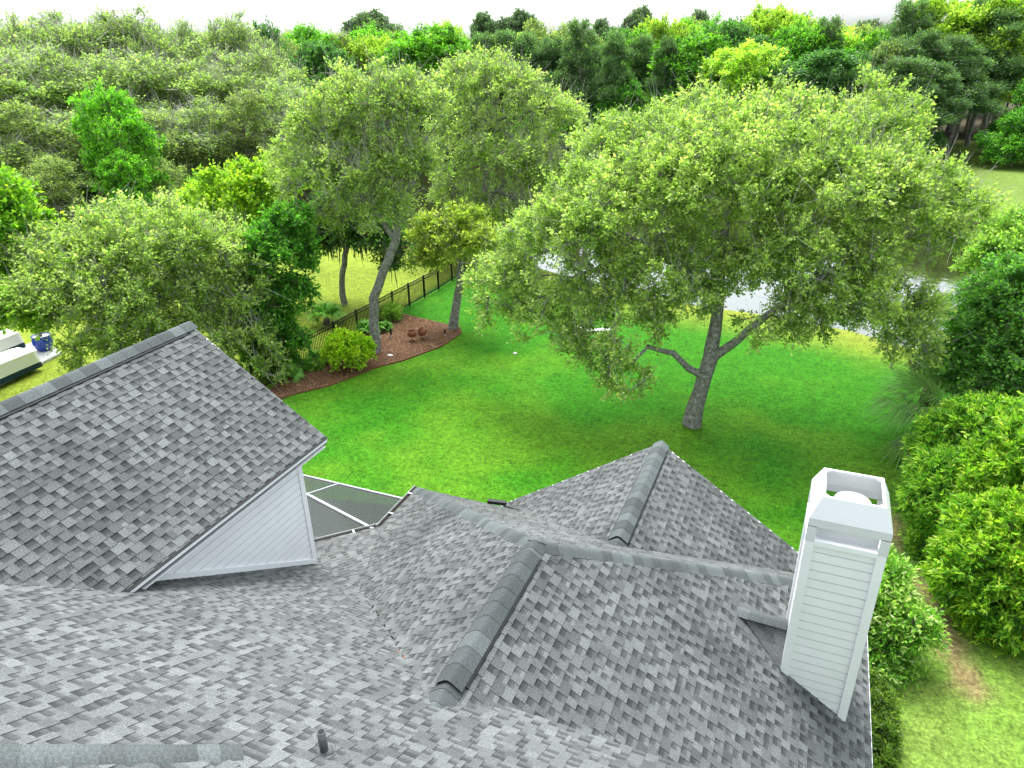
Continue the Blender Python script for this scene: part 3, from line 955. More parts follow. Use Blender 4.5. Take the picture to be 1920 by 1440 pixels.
for poly in ([(-18.4, 12.25), (-18.4, 11.2), Bm[:2], Dm[:2]], [Dm[:2], Bm[:2], Cm[:2], (-8.1, 12.25)], [Bm[:2], (-18.4, 11.19), (-18.4, 9.2), (-9.3, 9.2), (-9.2, 9.75), Cm[:2]]):
    m_ = MB(); m_.add([(p[0], p[1], zz) for p in poly], [tuple(range(len(poly)))]); cobj(m_, 'screen_panel', 'screen')
m_ = MB(); m_.add([(-18.4, 12.262, 0.05), (-8.1, 12.262, 0.05), (-8.1, 12.262, zc - 0.04), (-18.4, 12.262, zc - 0.04)], [(0, 1, 2, 3)]); cobj(m_, 'screen_panel', 'screen')
m_ = MB(); m_.prism([(-18.5, 12.4, 0.06), (-18.5, 9.0, 0.06), (-7.5, 9.0, 0.06), (-7.5, 12.4, 0.06)], (0, 0, -0.1)); tag(m_.build('pool_patio', 'pool_deck'), kind='structure')
m_ = MB(); m_.prism([(*G(480, 926, 0.085)[:2], 0.085), (-17.5, 9.2, 0.085), (-7.9, 9.2, 0.085), (*G(790, 962, 0.085)[:2], 0.085), (*G(740, 948, 0.085)[:2], 0.085), (*G(650, 938, 0.085)[:2], 0.085)], (0, 0, -0.03)); tag(m_.build('pool_surface', 'pool_water'), kind='structure')

# ------------------------------------------------------------------ trees
def unit(a):
    return a / np.maximum(np.linalg.norm(a, axis=-1, keepdims=True), 1e-9)
def leaf_quads(pos, axis_, size, rng, up=0.7, aspect=0.45, fold=True):
    n = len(pos)
    nrm = unit(rng.normal(size=(n, 3)) * 0.7 + np.array([0, 0, up]))
    a = unit(axis_ + rng.normal(size=(n, 3)) * 0.6)
    a = unit(a - nrm * (a * nrm).sum(-1, keepdims=True) * 0.8)
    b_ = unit(np.cross(nrm, a))
    L = (size * rng.uniform(0.7, 1.3, n))[:, None]
    W = L * aspect * rng.uniform(0.8, 1.2, n)[:, None]
    p1 = pos + a * L * 0.45 + b_ * W * 0.5
    p2 = pos + a * L
    p3 = pos + a * L * 0.45 - b_ * W * 0.5
    return np.stack([pos, p1, p2, p3], 1)
def tubes(nodes, parent, rad, thick=0.05):
    """frusta along every skeleton edge"""
    V = []; F = []; base = 0
    ch = np.arange(len(nodes))[parent >= 0]
    out_v = []; out_f = []
    for sides, sel in ((7, rad[ch] > thick), (4, (rad[ch] <= thick))):
        e = ch[sel]
        if len(e) == 0: continue
        a = nodes[parent[e]]; b_ = nodes[e]
        d = unit(b_ - a)
        ref = np.where(np.abs(d[:, 2:3]) > 0.8, np.array([[1.0, 0, 0]]), np.array([[0, 0, 1.0]]))
        s1 = unit(np.cross(d, ref)); s2 = np.cross(d, s1)
        ra = np.minimum(rad[parent[e]], rad[e] * 1.35)[:, None]; rb = rad[e][:, None]
        t = np.linspace(0, 2 * math.pi, sides, endpoint=False)
        va = np.stack([a + (s1 * math.cos(x) + s2 * math.sin(x)) * ra for x in t], 1)
        vb = np.stack([b_ + d * rb * 0.3 + (s1 * math.cos(x) + s2 * math.sin(x)) * rb for x in t], 1)
        n = len(e)
        vv = np.concatenate([va, vb], 1).reshape(-1, 3)
        off = base + np.arange(n)[:, None] * sides * 2
        k = np.arange(sides); k2 = (k + 1) % sides
        f = np.stack([off + k, off + k2, off + sides + k2, off + sides + k], -1).reshape(-1, 4)
        out_v.append(vv); out_f.append(f); base += len(vv)
    return np.concatenate(out_v), np.concatenate(out_f)

def sample_lumps(lumps, n, rng, shell=0.55):
    vol = np.array([l[1][0] * l[1][1] * l[1][2] * (l[2] if len(l) > 2 else 1) for l in lumps]) ** 0.8
    pick = rng.choice(len(lumps), n * 3, p=vol / vol.sum())
    d = unit(rng.normal(size=(n * 3, 3)))
    d[:, 2] = np.where(d[:, 2] < -0.45, -d[:, 2] * 0.5, d[:, 2])
    r = rng.uniform(shell, 1.0, n * 3) ** 0.7
    c = np.array([l[0] for l in lumps])[pick]; R = np.array([l[1] for l in lumps])[pick]
    p = c + d * R * r[:, None]
    # drop points deep inside another lump
    deep = np.zeros(len(p), bool)
    for l in lumps:
        q_ = (p - np.array(l[0])) / np.array(l[1])
        deep |= (q_ ** 2).sum(1) < shell ** 2 * 0.75
    p = p[~deep][:n]
    return p

def grow(trunk_pts, trunk_r, pts, rng, step=0.6, tip=0.010, arch=0.12, up_bias=0.0):
    """skeleton: trunk polylines first, then every clump point joined to the nearest branch"""
    nodes = []; parent = []; depth = []
    idx = {}
    fixed = {}
    for line, rr in zip(trunk_pts, trunk_r):
        prev = -1
        if nodes:
            a = np.array(nodes); prev = int(np.argmin(((a - line[0]) ** 2).sum(1)))
        st = 0 if prev < 0 else 1
        for i in range(st, len(line)):
            p = np.array(line[i], float)
            if prev >= 0:
                q_ = nodes[prev]; L_ = np.linalg.norm(p - q_); m = max(1, int(L_ / 0.5))
                for j in range(1, m + 1):
                    t = j / m
                    w = rng.normal(size=3) * 0.03 if j < m else 0
                    nodes.append(q_ + (p - q_) * t + w); parent.append(prev); prev = len(nodes) - 1
                    r0 = rr[max(i - 1, 0)]; fixed[prev] = r0 + (rr[i] - r0) * t
                    depth.append(0)
            else:
                nodes.append(p); parent.append(-1); depth.append(0); prev = 0; fixed[0] = rr[0]
    top = np.array(trunk_pts[0][-1])
    order = np.argsort(((pts - top) ** 2).sum(1))
    arr = np.zeros((len(nodes) + len(pts) * 12 + 10, 3)); arr[:len(nodes)] = nodes
    plen = np.zeros(len(arr)); n = len(nodes)
    par = list(parent)
    tips = []
    lo = min(p[2] for p in pts) * 0 + trunk_pts[0][0][2] + 0.45 * (trunk_pts[0][-1][2] - trunk_pts[0][0][2])
    pen = np.zeros(len(arr)); pen[:n] = np.where(arr[:n, 2] < lo, 3.0, 0)
    for k in order:
        p = pts[k]
        dv = arr[:n] - p
        d = np.sqrt((dv ** 2).sum(1)) + pen[:n] + 0.25 * plen[:n] + np.where(arr[:n, 2] > p[2] + 0.5, 0.8, 0)
        j = int(np.argmin(d))
        q_ = arr[j]; L_ = np.linalg.norm(p - q_)
        m = max(1, min(10, int(L_ / step)))
        prev = j
        side = unit(rng.normal(size=3))
        for i in range(1, m + 1):
            t = i / m
            w = arch * L_ * math.sin(math.pi * t)
            pos = q_ + (p - q_) * t + np.array([0, 0, w * 0.8]) + side * w * 0.5
            if i == m: pos = p
            arr[n] = pos; par.append(prev); plen[n] = plen[prev] + L_ / m; prev = n; n += 1
        tips.append(prev)
    nodes = arr[:n]; par = np.array(par)
    w2 = np.zeros(n)
    for t in tips: w2[t] += tip ** 2.3
    for i in range(n - 1, 0, -1):
        w2[i] = max(w2[i], tip ** 2.3 * 0.6)
        w2[par[i]] += w2[i]
    rad = w2 ** (1 / 2.3)
    for i, r in fixed.items(): rad[i] = r
    for i in range(1, n):
        rad[i] = min(rad[i], rad[par[i]])
    return nodes, par, rad, np.array(tips)

def crown_mesh(name, nodes, par, tips, rng, pal, twigs=8, per=14, tl=0.55, leaf=0.10, spread=0.06, up=0.7, aspect=0.6, droop=0.0, ctr=None, twig_r=0.006, colvar=0.22):
    """leaves set along short twigs at the branch ends; returns (leaf mesh arrays, twig arrays)"""
    nt_ = len(tips)
    tp = nodes[tips]; td = unit(nodes[tips] - nodes[par[tips]])
    if ctr is None: ctr = tp.mean(0)
    outw = unit(tp - ctr)
    base = np.repeat(tp, twigs, 0)
    dirs = unit(np.repeat(td * 0.6 + outw * 0.5 + np.array([0, 0, 0.25 - droop]), twigs, 0) + rng.normal(size=(nt_ * twigs, 3)) * 0.75)
    ln = rng.uniform(0.5, 1.2, nt_ * twigs) * tl
    ends = base + dirs * ln[:, None] + np.array([0, 0, -droop * 0.4]) * ln[:, None]
    # leaves
    t = rng.uniform(0.15, 1.05, (nt_ * twigs, per))
    p = base[:, None] + (ends - base)[:, None] * t[..., None] + rng.normal(size=(nt_ * twigs, per, 3)) * spread
    ax_ = np.repeat(dirs, per, 0)
    quads = leaf_quads(p.reshape(-1, 3), ax_, leaf, rng, up, aspect)
    # colour: clump tone, height in the clump (new growth at the twig ends), single-leaf scatter
    pal = np.array(pal, float)
    ct = np.repeat(rng.uniform(0, 1, nt_), twigs * per)
    tt = t.reshape(-1)
    mix = np.clip(0.45 * ct + 0.40 * tt + rng.normal(size=len(ct)) * 0.16, 0, 1)
    x = mix * (len(pal) - 1); i0 = np.clip(x.astype(int), 0, len(pal) - 2); f = (x - i0)[:, None]
    c = pal[i0] * (1 - f) + pal[i0 + 1] * f
    c = c * (1 + colvar * rng.normal(size=(len(c), 1))).clip(0.5, 1.7)
    return quads, c, base, ends
def strips(a, b_, r):
    """thin three-sided twigs"""
    d = unit(b_ - a)
    s1 = unit(np.cross(d, np.array([0.3, 0.2, 0.93]))); s2 = np.cross(d, s1)
    n = len(a)
    va = np.stack([a + r * (s1 * math.cos(x) + s2 * math.sin(x)) for x in (0, 2.09, 4.19)], 1)
    vb = np.stack([b_ + 0.4 * r * (s1 * math.cos(x) + s2 * math.sin(x)) for x in (0, 2.09, 4.19)], 1)
    vv = np.concatenate([va, vb], 1).reshape(-1, 3)
    off = np.arange(n)[:, None] * 6; k = np.arange(3); k2 = (k + 1) % 3
    f = np.stack([off + k, off + k2, off + 3 + k2, off + 3 + k], -1).reshape(-1, 4)
    return vv, f

def tree_meshes(base, trunk_pts, trunk_r, lumps, n, pal, rng, shell=0.55, tip=0.011, step=0.6, arch=0.12, bare=0, **kw):
    """returns trunk mesh and crown mesh in coordinates relative to base"""
    base = np.array(base, float)
    pts = sample_lumps(lumps, n, rng, shell)
    nodes, par, rad, tips = grow(trunk_pts, trunk_r, pts, rng, step, tip, arch)
    tv, tf = tubes(nodes, par, rad)
    q_, c, b0, b1 = crown_mesh('crown', nodes, par, tips, rng, pal, **kw)
    sv, sf = strips(b0, b1, kw.get('twig_r', 0.006))
    v = np.concatenate([tv, sv]); f = np.concatenate([tf, sf + len(tv)])
    if bare:
        k = rng.choice(len(tips), bare)
        tp = nodes[tips[k]]
        e = tp + unit(rng.normal(size=(bare, 3)) * 0.6 + np.array([0, 0, 0.9])) * rng.uniform(0.5, 1.6, bare)[:, None] * kw.get('tl', 0.5) * 1.6
        sv, sf = strips(tp, e, kw.get('twig_r', 0.006)); f = np.concatenate([f, sf + len(v)]); v = np.concatenate([v, sv])
    tm = mesh_np('trunk', v - base, f)
    mi = np.ones(len(f), np.int32); mi[:len(tf)] = 0; tm.polygons.foreach_set('material_index', mi)
    cm = mesh_np('crown', q_.reshape(-1, 3) - base, np.arange(len(q_) * 4).reshape(-1, 4), np.repeat(c, 4, 0))
    return tm, cm, nodes, tips
def plant_tree(name, label, cat, base, tm, cm, bark='bark', leafm='leaf', group=None):
    e = empty(name, tuple(base)); tag(e, label, cat, group)
    obj('trunk', tm, bark, e); tm.materials.append(MATS['twig']); obj('crown', cm, leafm, e)
    return e
def moss_strands(parent, base, nodes, sel, rng, n, lmin, lmax):
    """hanging grey Spanish moss"""
    k = rng.choice(sel, n); p = nodes[k] + rng.normal(size=(n, 3)) * np.array([0.25, 0.25, 0.05])
    L = rng.uniform(lmin, lmax, n); a = rng.uniform(0, 6.28, n); w = rng.uniform(0.02, 0.06, n)
    s_ = np.stack([np.cos(a), np.sin(a), 0 * a], -1) * w[:, None]
    dn = np.stack([rng.normal(size=n) * 0.06, rng.normal(size=n) * 0.06, -np.ones(n)], -1) * L[:, None]
    v = np.stack([p - s_, p + s_, p + dn * 0.6 + s_ * 0.8, p + dn * 0.6 - s_ * 0.8, p + dn + s_ * 0.1, p + dn - s_ * 0.1], 1).reshape(-1, 3)
    o_ = np.arange(n)[:, None] * 6
    f = np.concatenate([o_ + np.array([[0, 1, 2, 3]]), o_ + np.array([[3, 2, 4, 5]])])
    m_ = obj('moss', mesh_np('moss', v - np.array(base), f), 'moss', parent); tag(m_, kind='stuff'); return m_

def lump(px, py, Y, rpx, flat=0.72, deep=0.9, w=1.0):
    c = AT(px, py, Y); mp = np.linalg.norm(c - np.array([0, 0, H])) / FPX
    r = rpx * mp
    return (c, np.array([r, r * deep, r * flat]), w)

OAK = [(0.150, 0.240, 0.045), (0.225, 0.345, 0.062), (0.340, 0.475, 0.095), (0.480, 0.590, 0.150), (0.64, 0.700, 0.260)]
OAKG = [(0.110, 0.230, 0.03), (0.170, 0.330, 0.045), (0.260, 0.440, 0.065), (0.370, 0.540, 0.10), (0.50, 0.64, 0.16)]
DARK = [(0.025, 0.070, 0.014), (0.045, 0.125, 0.022), (0.075, 0.190, 0.030), (0.12, 0.26, 0.045)]
LIME = [(0.13, 0.26, 0.02), (0.24, 0.42, 0.025), (0.40, 0.58, 0.035), (0.54, 0.66, 0.06)]
R_ = np.random.default_rng

# the big spreading oak on the lawn
rng = R_(101)
b0 = G(1297, 797)
fork = AT(1332, 672, 23.9)
t_main = [b0, AT(1313, 735, 23.8), fork, AT(1345, 590, 24.2), AT(1352, 500, 24.6), AT(1365, 400, 25.2), AT(1380, 300, 25.8)]
lim = [[fork, AT(1380, 640, 23.6), AT(1440, 590, 23.4), AT(1520, 540, 23.6), AT(1600, 470, 24.2)],
       [AT(1320, 690, 23.9), AT(1290, 690, 23.4), AT(1262, 662, 22.9), AT(1215, 650, 22.3), AT(1185, 680, 21.9)],
       [AT(1345, 590, 24.2), AT(1290, 520, 24.0), AT(1220, 460, 23.8), AT(1130, 420, 23.6)],
       [AT(1352, 500, 24.6), AT(1450, 410, 25.4), AT(1560, 330, 26.4), AT(1640, 280, 27.0)],
       [AT(1520, 540, 23.6), AT(1620, 560, 24.0), AT(1690, 600, 24.3)]]
lums = [lump(1370, 350, 25.5, 175), lump(1190, 400, 24.3, 160), lump(1060, 460, 23.8, 125), lump(960, 520, 23.6, 70), lump(1540, 370, 25.8, 170), lump(1690, 400, 26, 120),
        lump(1750, 375, 27, 48), lump(1520, 490, 24.2, 130, 0.6), lump(1600, 250, 28.5, 100), lump(1310, 270, 28, 120), lump(1470, 240, 28.5, 95), lump(1160, 290, 27.5, 85),
        lump(1180, 600, 22.6, 85, 0.7), lump(1170, 705, 21.8, 58, 1.0), lump(1115, 655, 22.3, 55, 1.0), lump(1010, 590, 23.0, 70, 0.8), lump(1640, 560, 24.2, 95, 0.7), lump(1700, 600, 24.6, 50, 1.0),
        lump(1440, 610, 23.0, 60, 0.5), lump(1250, 510, 23.6, 120, 0.6), lump(1090, 560, 23.0, 80, 0.7), lump(1570, 610, 23.6, 45, 0.8), lump(1050, 620, 22.8, 65, 0.8), lump(945, 570, 23.8, 50, 0.8), lump(1560, 545, 24.2, 85, 0.6), lump(1690, 650, 24.6, 45, 0.9), lump(1280, 560, 23.4, 60, 0.6), lump(910, 530, 24.5, 35, .8), lump(1120, 535, 23.2, 70, .6), lump(1230, 555, 23.0, 60, .6), lump(1300, 480, 25, 90, .6), lump(1450, 530, 24, 60, .6), lump(1500, 575, 23.5, 50, .7), lump(1630, 595, 24, 60, .7)]
tm, cm, nodes, tips = tree_meshes(b0, [t_main] + lim, [[0.36, 0.27, 0.27, 0.20, 0.17, 0.13, 0.07], [0.17, 0.14, 0.12, 0.09, 0.05], [0.15, 0.12, 0.10, 0.08, 0.05], [0.13, 0.10, 0.08, 0.05], [0.13, 0.10, 0.08, 0.05], [0.07, 0.05, 0.03]],
                             lums, 1450, OAK, rng, shell=0.5, twigs=11, per=18, tl=0.64, leaf=0.114, spread=0.05, tip=0.013, bare=2600, twig_r=0.0085)
oak = plant_tree('oak_tree', 'wide spreading oak with olive-green crown and leaning grey trunk in the open lawn', 'tree', b0, tm, cm)

# tall leaning oak in the mulch bed
rng = R_(102)
b0 = G(704, 662)
t_main = [b0, AT(700, 610, 25.8), AT(700, 560, 25.9), AT(718, 510, 26.1), AT(742, 450, 26.4), AT(745, 385, 26.8), AT(735, 320, 27.2), AT(720, 240, 27.6)]
lim = [[AT(742, 450, 26.4), AT(690, 380, 26.2), AT(640, 320, 26.0), AT(610, 270, 26)], [AT(745, 385, 26.8), AT(790, 320, 27.5), AT(800, 260, 28)]]
lums = [lump(700, 210, 27.8, 105), lump(615, 250, 27, 85), lump(775, 200, 28.5, 70), lump(590, 340, 26.5, 75), lump(665, 330, 26.2, 85), lump(760, 300, 27.5, 75), lump(720, 390, 26.6, 70, 0.6), lump(630, 410, 26.5, 60, 0.6), lump(560, 300, 27.5, 50)]
tm, cm, nodes, tips = tree_meshes(b0, [t_main] + lim, [[0.27, 0.22, 0.21, 0.20, 0.19, 0.13, 0.10, 0.06], [0.12, 0.10, 0.07, 0.04], [0.10, 0.07, 0.04]],
                             lums, 560, OAK, rng, shell=0.42, twigs=9, per=14, tl=0.62, leaf=0.120, spread=0.055, tip=0.014, bare=1800, twig_r=0.011)
e = plant_tree('oak_tree', 'tall oak with pale leaning trunk rising beside the yellow shrub', 'tree', b0, tm, cm)
moss_strands(e, b0, nodes, tips, rng, 90, 0.3, 1.0)

# short oak at the tip of the mulch bed
rng = R_(103)
b0 = G(849, 617)
t_main = [b0, AT(855, 575, 29.7), AT(864, 530, 29.8), AT(868, 480, 30), AT(860, 430, 30.2)]
lums = [lump(850, 470, 30, 48), lump(800, 435, 30.3, 38), lump(865, 425, 30.5, 42), lump(900, 460, 29.6, 38), lump(800, 485, 29.8, 30)]
tm, cm, nodes, tips = tree_meshes(b0, [t_main], [[0.26, 0.21, 0.20, 0.13, 0.06]], lums, 170, [(0.15, 0.22, 0.03), (0.25, 0.35, 0.04), (0.38, 0.46, 0.06), (0.52, 0.55, 0.10)], rng, shell=0.4, twigs=8, per=14, tl=0.6, leaf=0.138, bare=160)
plant_tree('oak_tree', 'short yellowish oak with bare grey trunk at the tip of the mulch bed', 'tree', b0, tm, cm)

# oak on the pond bank behind the fence corner
rng = R_(104)
b0 = G(893, 486)
t_main = [b0, AT(897, 430, 41.5), AT(908, 380, 41.5), AT(912, 320, 42), AT(905, 250, 42.5), AT(920, 180, 43)]
lim = [[AT(908, 380, 41.5), AT(960, 330, 42), AT(1020, 290, 42.5)], [AT(912, 320, 42), AT(870, 260, 42.5), AT(850, 200, 43)]]
lums = [lump(930, 180, 43.5, 90), lump(1030, 220, 43.5, 65), lump(880, 260, 43, 75), lump(960, 300, 42.5, 100), lump(1040, 330, 42.5, 65), lump(860, 350, 42, 60), lump(930, 390, 42, 65, 0.6), lump(1000, 390, 42, 60, 0.6), lump(880, 150, 44, 50)]
tm, cm, nodes, tips = tree_meshes(b0, [t_main] + lim, [[0.30, 0.24, 0.22, 0.18, 0.12, 0.07], [0.12, 0.09, 0.05], [0.11, 0.08, 0.05]], lums, 560, OAK, rng, shell=0.45, twigs=8, per=14, tl=0.8, leaf=0.150, spread=0.07, bare=1600, tip=0.018, twig_r=0.013)
e = plant_tree('oak_tree', 'pale airy oak hung with grey moss on the pond bank at the fence corner', 'tree', b0, tm, cm)
moss_strands(e, b0, nodes, tips, rng, 130, 0.4, 1.4)

# mossy dark tree beyond the fence
rng = R_(105)
b0 = G(646, 571)
t_main = [b0, AT(641, 530, 31), AT(646, 480, 31), AT(655, 435, 31.3), AT(650, 380, 31.5)]
lums = [lump(640, 430, 31.5, 60, 0.6), lump(700, 440, 31.8, 60, 0.6), lump(745, 480, 32, 35, 0.7), lump(600, 450, 31.6, 40, 0.6), lump(660, 390, 32, 70, 0.6)]
tm, cm, nodes, tips = tree_meshes(b0, [t_main], [[0.19, 0.16, 0.15, 0.11, 0.06]], lums, 230, DARK, rng, shell=0.4, twigs=8, per=12, tl=0.65, leaf=0.174, bare=100)
e = plant_tree('moss_hung_tree', 'dark tree draped with hanging moss on the grass beyond the fence', 'tree', b0, tm, cm)
moss_strands(e, b0, nodes, tips, rng, 380, 0.4, 1.5)

# dense dark green tree at the near end of the fence
rng = R_(106)
b0 = G(533, 706)
t_main = [b0, AT(528, 660, 22.6), AT(522, 600, 22.8), AT(515, 520, 23), AT(505, 440, 23.3)]
lums = [lump(520, 480, 23.2, 65, 0.9), lump(545, 560, 22.9, 42, 1.1), lump(470, 520, 23, 55, 0.9), lump(550, 640, 22.8, 30, 1.2), lump(500, 600, 22.4, 50, 1), lump(530, 690, 22.3, 28, 1), lump(490, 670, 22, 40, 0.9), lump(540, 420, 23.8, 40)]
tm, cm, nodes, tips = tree_meshes(b0, [t_main], [[0.16, 0.13, 0.11, 0.08, 0.04]], lums, 330, [(0.035, 0.130, 0.014), (0.075, 0.24, 0.022), (0.14, 0.36, 0.035), (0.25, 0.48, 0.06)], rng, shell=0.5, twigs=9, per=16, tl=0.5, leaf=0.145)
plant_tree('evergreen_tree', 'dense dark green tree at the near end of the black fence', 'tree', b0, tm, cm)

# bright lime tree behind it
rng = R_(107)
b0 = G(470, 560)
bY = b0[1]
t_main = [b0, AT(470, 500, bY), AT(468, 440, bY), AT(466, 390, bY)]
lums = [lump(450, 370, bY, 75, 0.7), lump(510, 345, bY + .5, 50, 0.7), lump(390, 400, bY - .3, 50, 0.7), lump(455, 430, bY, 70, 0.7), lump(370, 385, bY, 30)]
tm, cm, nodes, tips = tree_meshes(b0, [t_main], [[0.18, 0.15, 0.11, 0.05]], lums, 260, LIME, rng, shell=0.5, twigs=9, per=16, tl=0.65, leaf=0.181)
plant_tree('lime_tree', 'bright yellow-green tree behind the dark tree, left of the mossy trunk', 'tree', b0, tm, cm)

# low wide oak behind the upper-left roof
rng = R_(108)
b0 = np.array([-26.5, 19.2, 0])
Yb = 19.2
t_main = [b0, b0 + np.array([0.1, 0, 1.5]), b0 + np.array([0.3, 0.2, 3.0]), b0 + np.array([0.2, 0.5, 4.6])]
lim = [[t_main[2], t_main[2] + np.array([-2.0, -.5, 1.0]), t_main[2] + np.array([-4.0, -1, 1.6])], [t_main[2], t_main[2] + np.array([2.2, 1.5, 1.0]), t_main[2] + np.array([4.2, 3, 1.4])]]
lums = [lump(270, 460, 20, 120, 0.6), lump(380, 480, 21.5, 110, 0.6), lump(150, 500, 18, 95, 0.6), lump(200, 570, 18, 110, 0.6), lump(330, 560, 20.5, 110, 0.6), lump(440, 560, 21.5, 75, 0.8), lump(90, 560, 16.5, 70, 0.7),
        lump(460, 640, 21, 60, 0.9), lump(380, 640, 20, 70, 0.8), lump(260, 640, 18.8, 75, 0.8), lump(170, 660, 17.6, 40, 0.8), lump(500, 690, 21, 40, 0.9), lump(60, 480, 17.5, 45)]
tm, cm, nodes, tips = tree_meshes(b0, [t_main] + lim, [[0.30, 0.25, 0.22, 0.12], [0.16, 0.11, 0.06], [0.16, 0.11, 0.06]], lums, 900, OAK, rng, shell=0.45, twigs=9, per=14, tl=0.62, leaf=0.125, bare=1500, tip=0.014, twig_r=0.010)
e = plant_tree('oak_tree', 'low wide oak filling the space behind the upper-left roof', 'tree', b0, tm, cm)
moss_strands(e, b0, nodes, tips, rng, 160, 0.3, 0.9)

# bright tree cut by the left edge of the picture
rng = R_(109)
b0 = np.array([-37.0, 17.5, 0])
lums = [lump(10, 430, 17.5, 60, 0.8), lump(-30, 380, 17.5, 60, 0.8), lump(20, 500, 17, 45, 0.8), lump(-40, 480, 17, 70, 0.8), lump(25, 570, 15.8, 50, 0.6), lump(55, 595, 16.0, 28, 0.6), lump(-30, 580, 15.5, 60, 0.6)]
t_main = [b0, b0 + np.array([0, 0, 2.2]), b0 + np.array([.3, 0, 4.2]), b0 + np.array([.2, .1, 6])]
tm, cm, nodes, tips = tree_meshes(b0, [t_main], [[0.22, 0.18, 0.13, 0.06]], lums, 330, [(0.06, 0.18, 0.014), (0.13, 0.32, 0.02), (0.25, 0.46, 0.03), (0.42, 0.58, 0.045)], rng, shell=0.45, twigs=9, per=15, tl=0.65, leaf=0.181)
plant_tree('broadleaf_tree', 'bright green leafy tree above the covered furniture, cut by the left edge', 'tree', b0, tm, cm)

# ------------------------------------------------------------------ black fence along the side boundary
def fence(label, pts, spacing, name, height=1.22, group=None, pickets=True, pick=0.105):
    pts = [np.array([p[0], p[1], 0.0]) for p in pts]
    root = empty(name, tuple(pts[0])); tag(root, label, 'fence', group)
    O = pts[0]
    post = MB(); post.box(-0.03, 0.03, -0.03, 0.03, 0, height + 0.05); post.box(-0.036, 0.036, -0.036, 0.036, height + 0.05, height + 0.075)
    pme = post.mesh('post'); pme.materials.append(MATS['black_metal'])
    pk = MB(); pk.box(-0.012, 0.012, -0.012, 0.012, 0.06, height - 0.02)
    kme = pk.mesh('picket'); kme.materials.append(MATS['black_metal'])
    for a, b2 in zip(pts[:-1], pts[1:]):
        L_ = np.linalg.norm(b2 - a); n = max(1, round(L_ / spacing)); d = (b2 - a) / L_; st = L_ / n
        rz = math.atan2(d[1], d[0])
        for i in range(n + 1):
            o = obj('post', pme, None, root); o.location = a + d * st * i - O; o.rotation_euler = (0, 0, rz)
        for i in range(n):
            p = a + d * st * i - O; q_ = p + d * st
            for z in (0.12, height - 0.16, height):
                m_ = MB(); m_.bar(p + (0, 0, z), q_ + (0, 0, z), 0.03, 0.038); m_.build('rail', 'black_metal', root)
            kn = round(st / pick)
            if pickets:
                for j in range(1, kn):
                    o = obj('picket', kme, None, root); o.location = p + d * st * j / kn; o.rotation_euler = (0, 0, rz)
            else:
                m_ = MB()
                for j in range(1, kn):
                    c = p + d * st * j / kn
                    m_.box(c[0] - .012, c[0] + .012, c[1] - .012, c[1] + .012, 0.06, height - 0.02)
                o = m_.build('picket_row', 'black_metal', root); tag(o, kind='stuff')
    return root
fence('black metal picket fence running from the mulch bed back to the pond', [(-19.95, 20.2), (-19.7, 27.3), (-19.35, 35.0), (-19.6, 42.3)], 1.66, 'picket_fence', pick=0.108)
fence('black picket fence along the pond bank, left of the bank oak', [(-19.75, 42.35), (-27.5, 41.9)], 1.83, 'picket_fence', pick=0.12)
fence('distant dark picket fence at the water edge on the far left', [G(120, 424)[:2], G(345, 405)[:2]], 2.2, 'picket_fence', pickets=False, pick=0.14)

# ------------------------------------------------------------------ shrubs
def shrub(name, label, base, lumps, n, pal, seed, group=None, stem=0.06, cat='shrub', leafm='leaf', **kw):
    rng = R_(seed); base = np.array(base, float)
    top = np.mean([l[0] for l in lumps], 0)
    stems = [[base, base + (top - base) * 0.5]]
    rr = [[stem, stem * 0.6]]
    for l in lumps:
        stems.append([base + np.array([0, 0, 0.05]), base + (l[0] - base) * 0.45 + rng.normal(size=3) * 0.05, l[0]])
        rr.append([stem * 0.8, stem * 0.5, stem * 0.25])
    d = dict(shell=0.6, twigs=7, per=12, tl=0.28, leaf=0.09, spread=0.035, tip=0.006, step=0.3, twig_r=0.004)
    d.update(kw)
    tm, cm, nodes, tips = tree_meshes(base, stems, rr, lumps, n, pal, rng, **d)
    e = empty(name, tuple(base)); tag(e, label, cat, group)
    obj('stems', tm, 'bark', e); tm.materials.append(MATS['bark']); obj('foliage', cm, leafm, e)
    return e
# golden shrub in the bed
b0 = G(655, 692)
shrub('golden_shrub', 'rounded bright yellow shrub in the mulch bed beside the leaning oak', b0,
      [(b0 + np.array([0, 0, .75]), np.array([.95, .85, .75])), (b0 + np.array([-.3, .2, .95]), np.array([.6, .6, .55])), (b0 + np.array([.45, .1, .9]), np.array([.6, .6, .6]))], 230,
      [(0.13, 0.30, 0.010), (0.28, 0.50, 0.012), (0.48, 0.66, 0.02), (0.66, 0.74, 0.05)], 201, leaf=0.10)
# big podocarpus-like bushes on the right
BUSH = [(0.030, 0.110, 0.010), (0.075, 0.220, 0.018), (0.16, 0.36, 0.028), (0.31, 0.50, 0.045), (0.50, 0.62, 0.08)]
BUSHY = [(0.040, 0.140, 0.012), (0.10, 0.27, 0.018), (0.22, 0.43, 0.028), (0.40, 0.57, 0.045), (0.56, 0.66, 0.08)]
def bush(label, lumps, base, n, pal, seed, **kw):
    return shrub('leafy_bush', label, base, lumps, n, pal, seed, 'large bushes along the right boundary', 0.09, 'bush', shell=0.72, twigs=6, per=17, tl=0.30, leaf=0.15, aspect=0.30, spread=0.03, up=0.5, **kw)
bush('nearest rounded yellow-green bush at the lower right beside the bare track', [lump(1895, 1090, 16.6, 100, 1.0), lump(1870, 1020, 17.2, 75, 0.9), lump(1890, 1160, 16.3, 70, 0.8), lump(1960, 1050, 17, 110, 1.0)], (6.2, 16.9, 0), 700, BUSHY, 211)
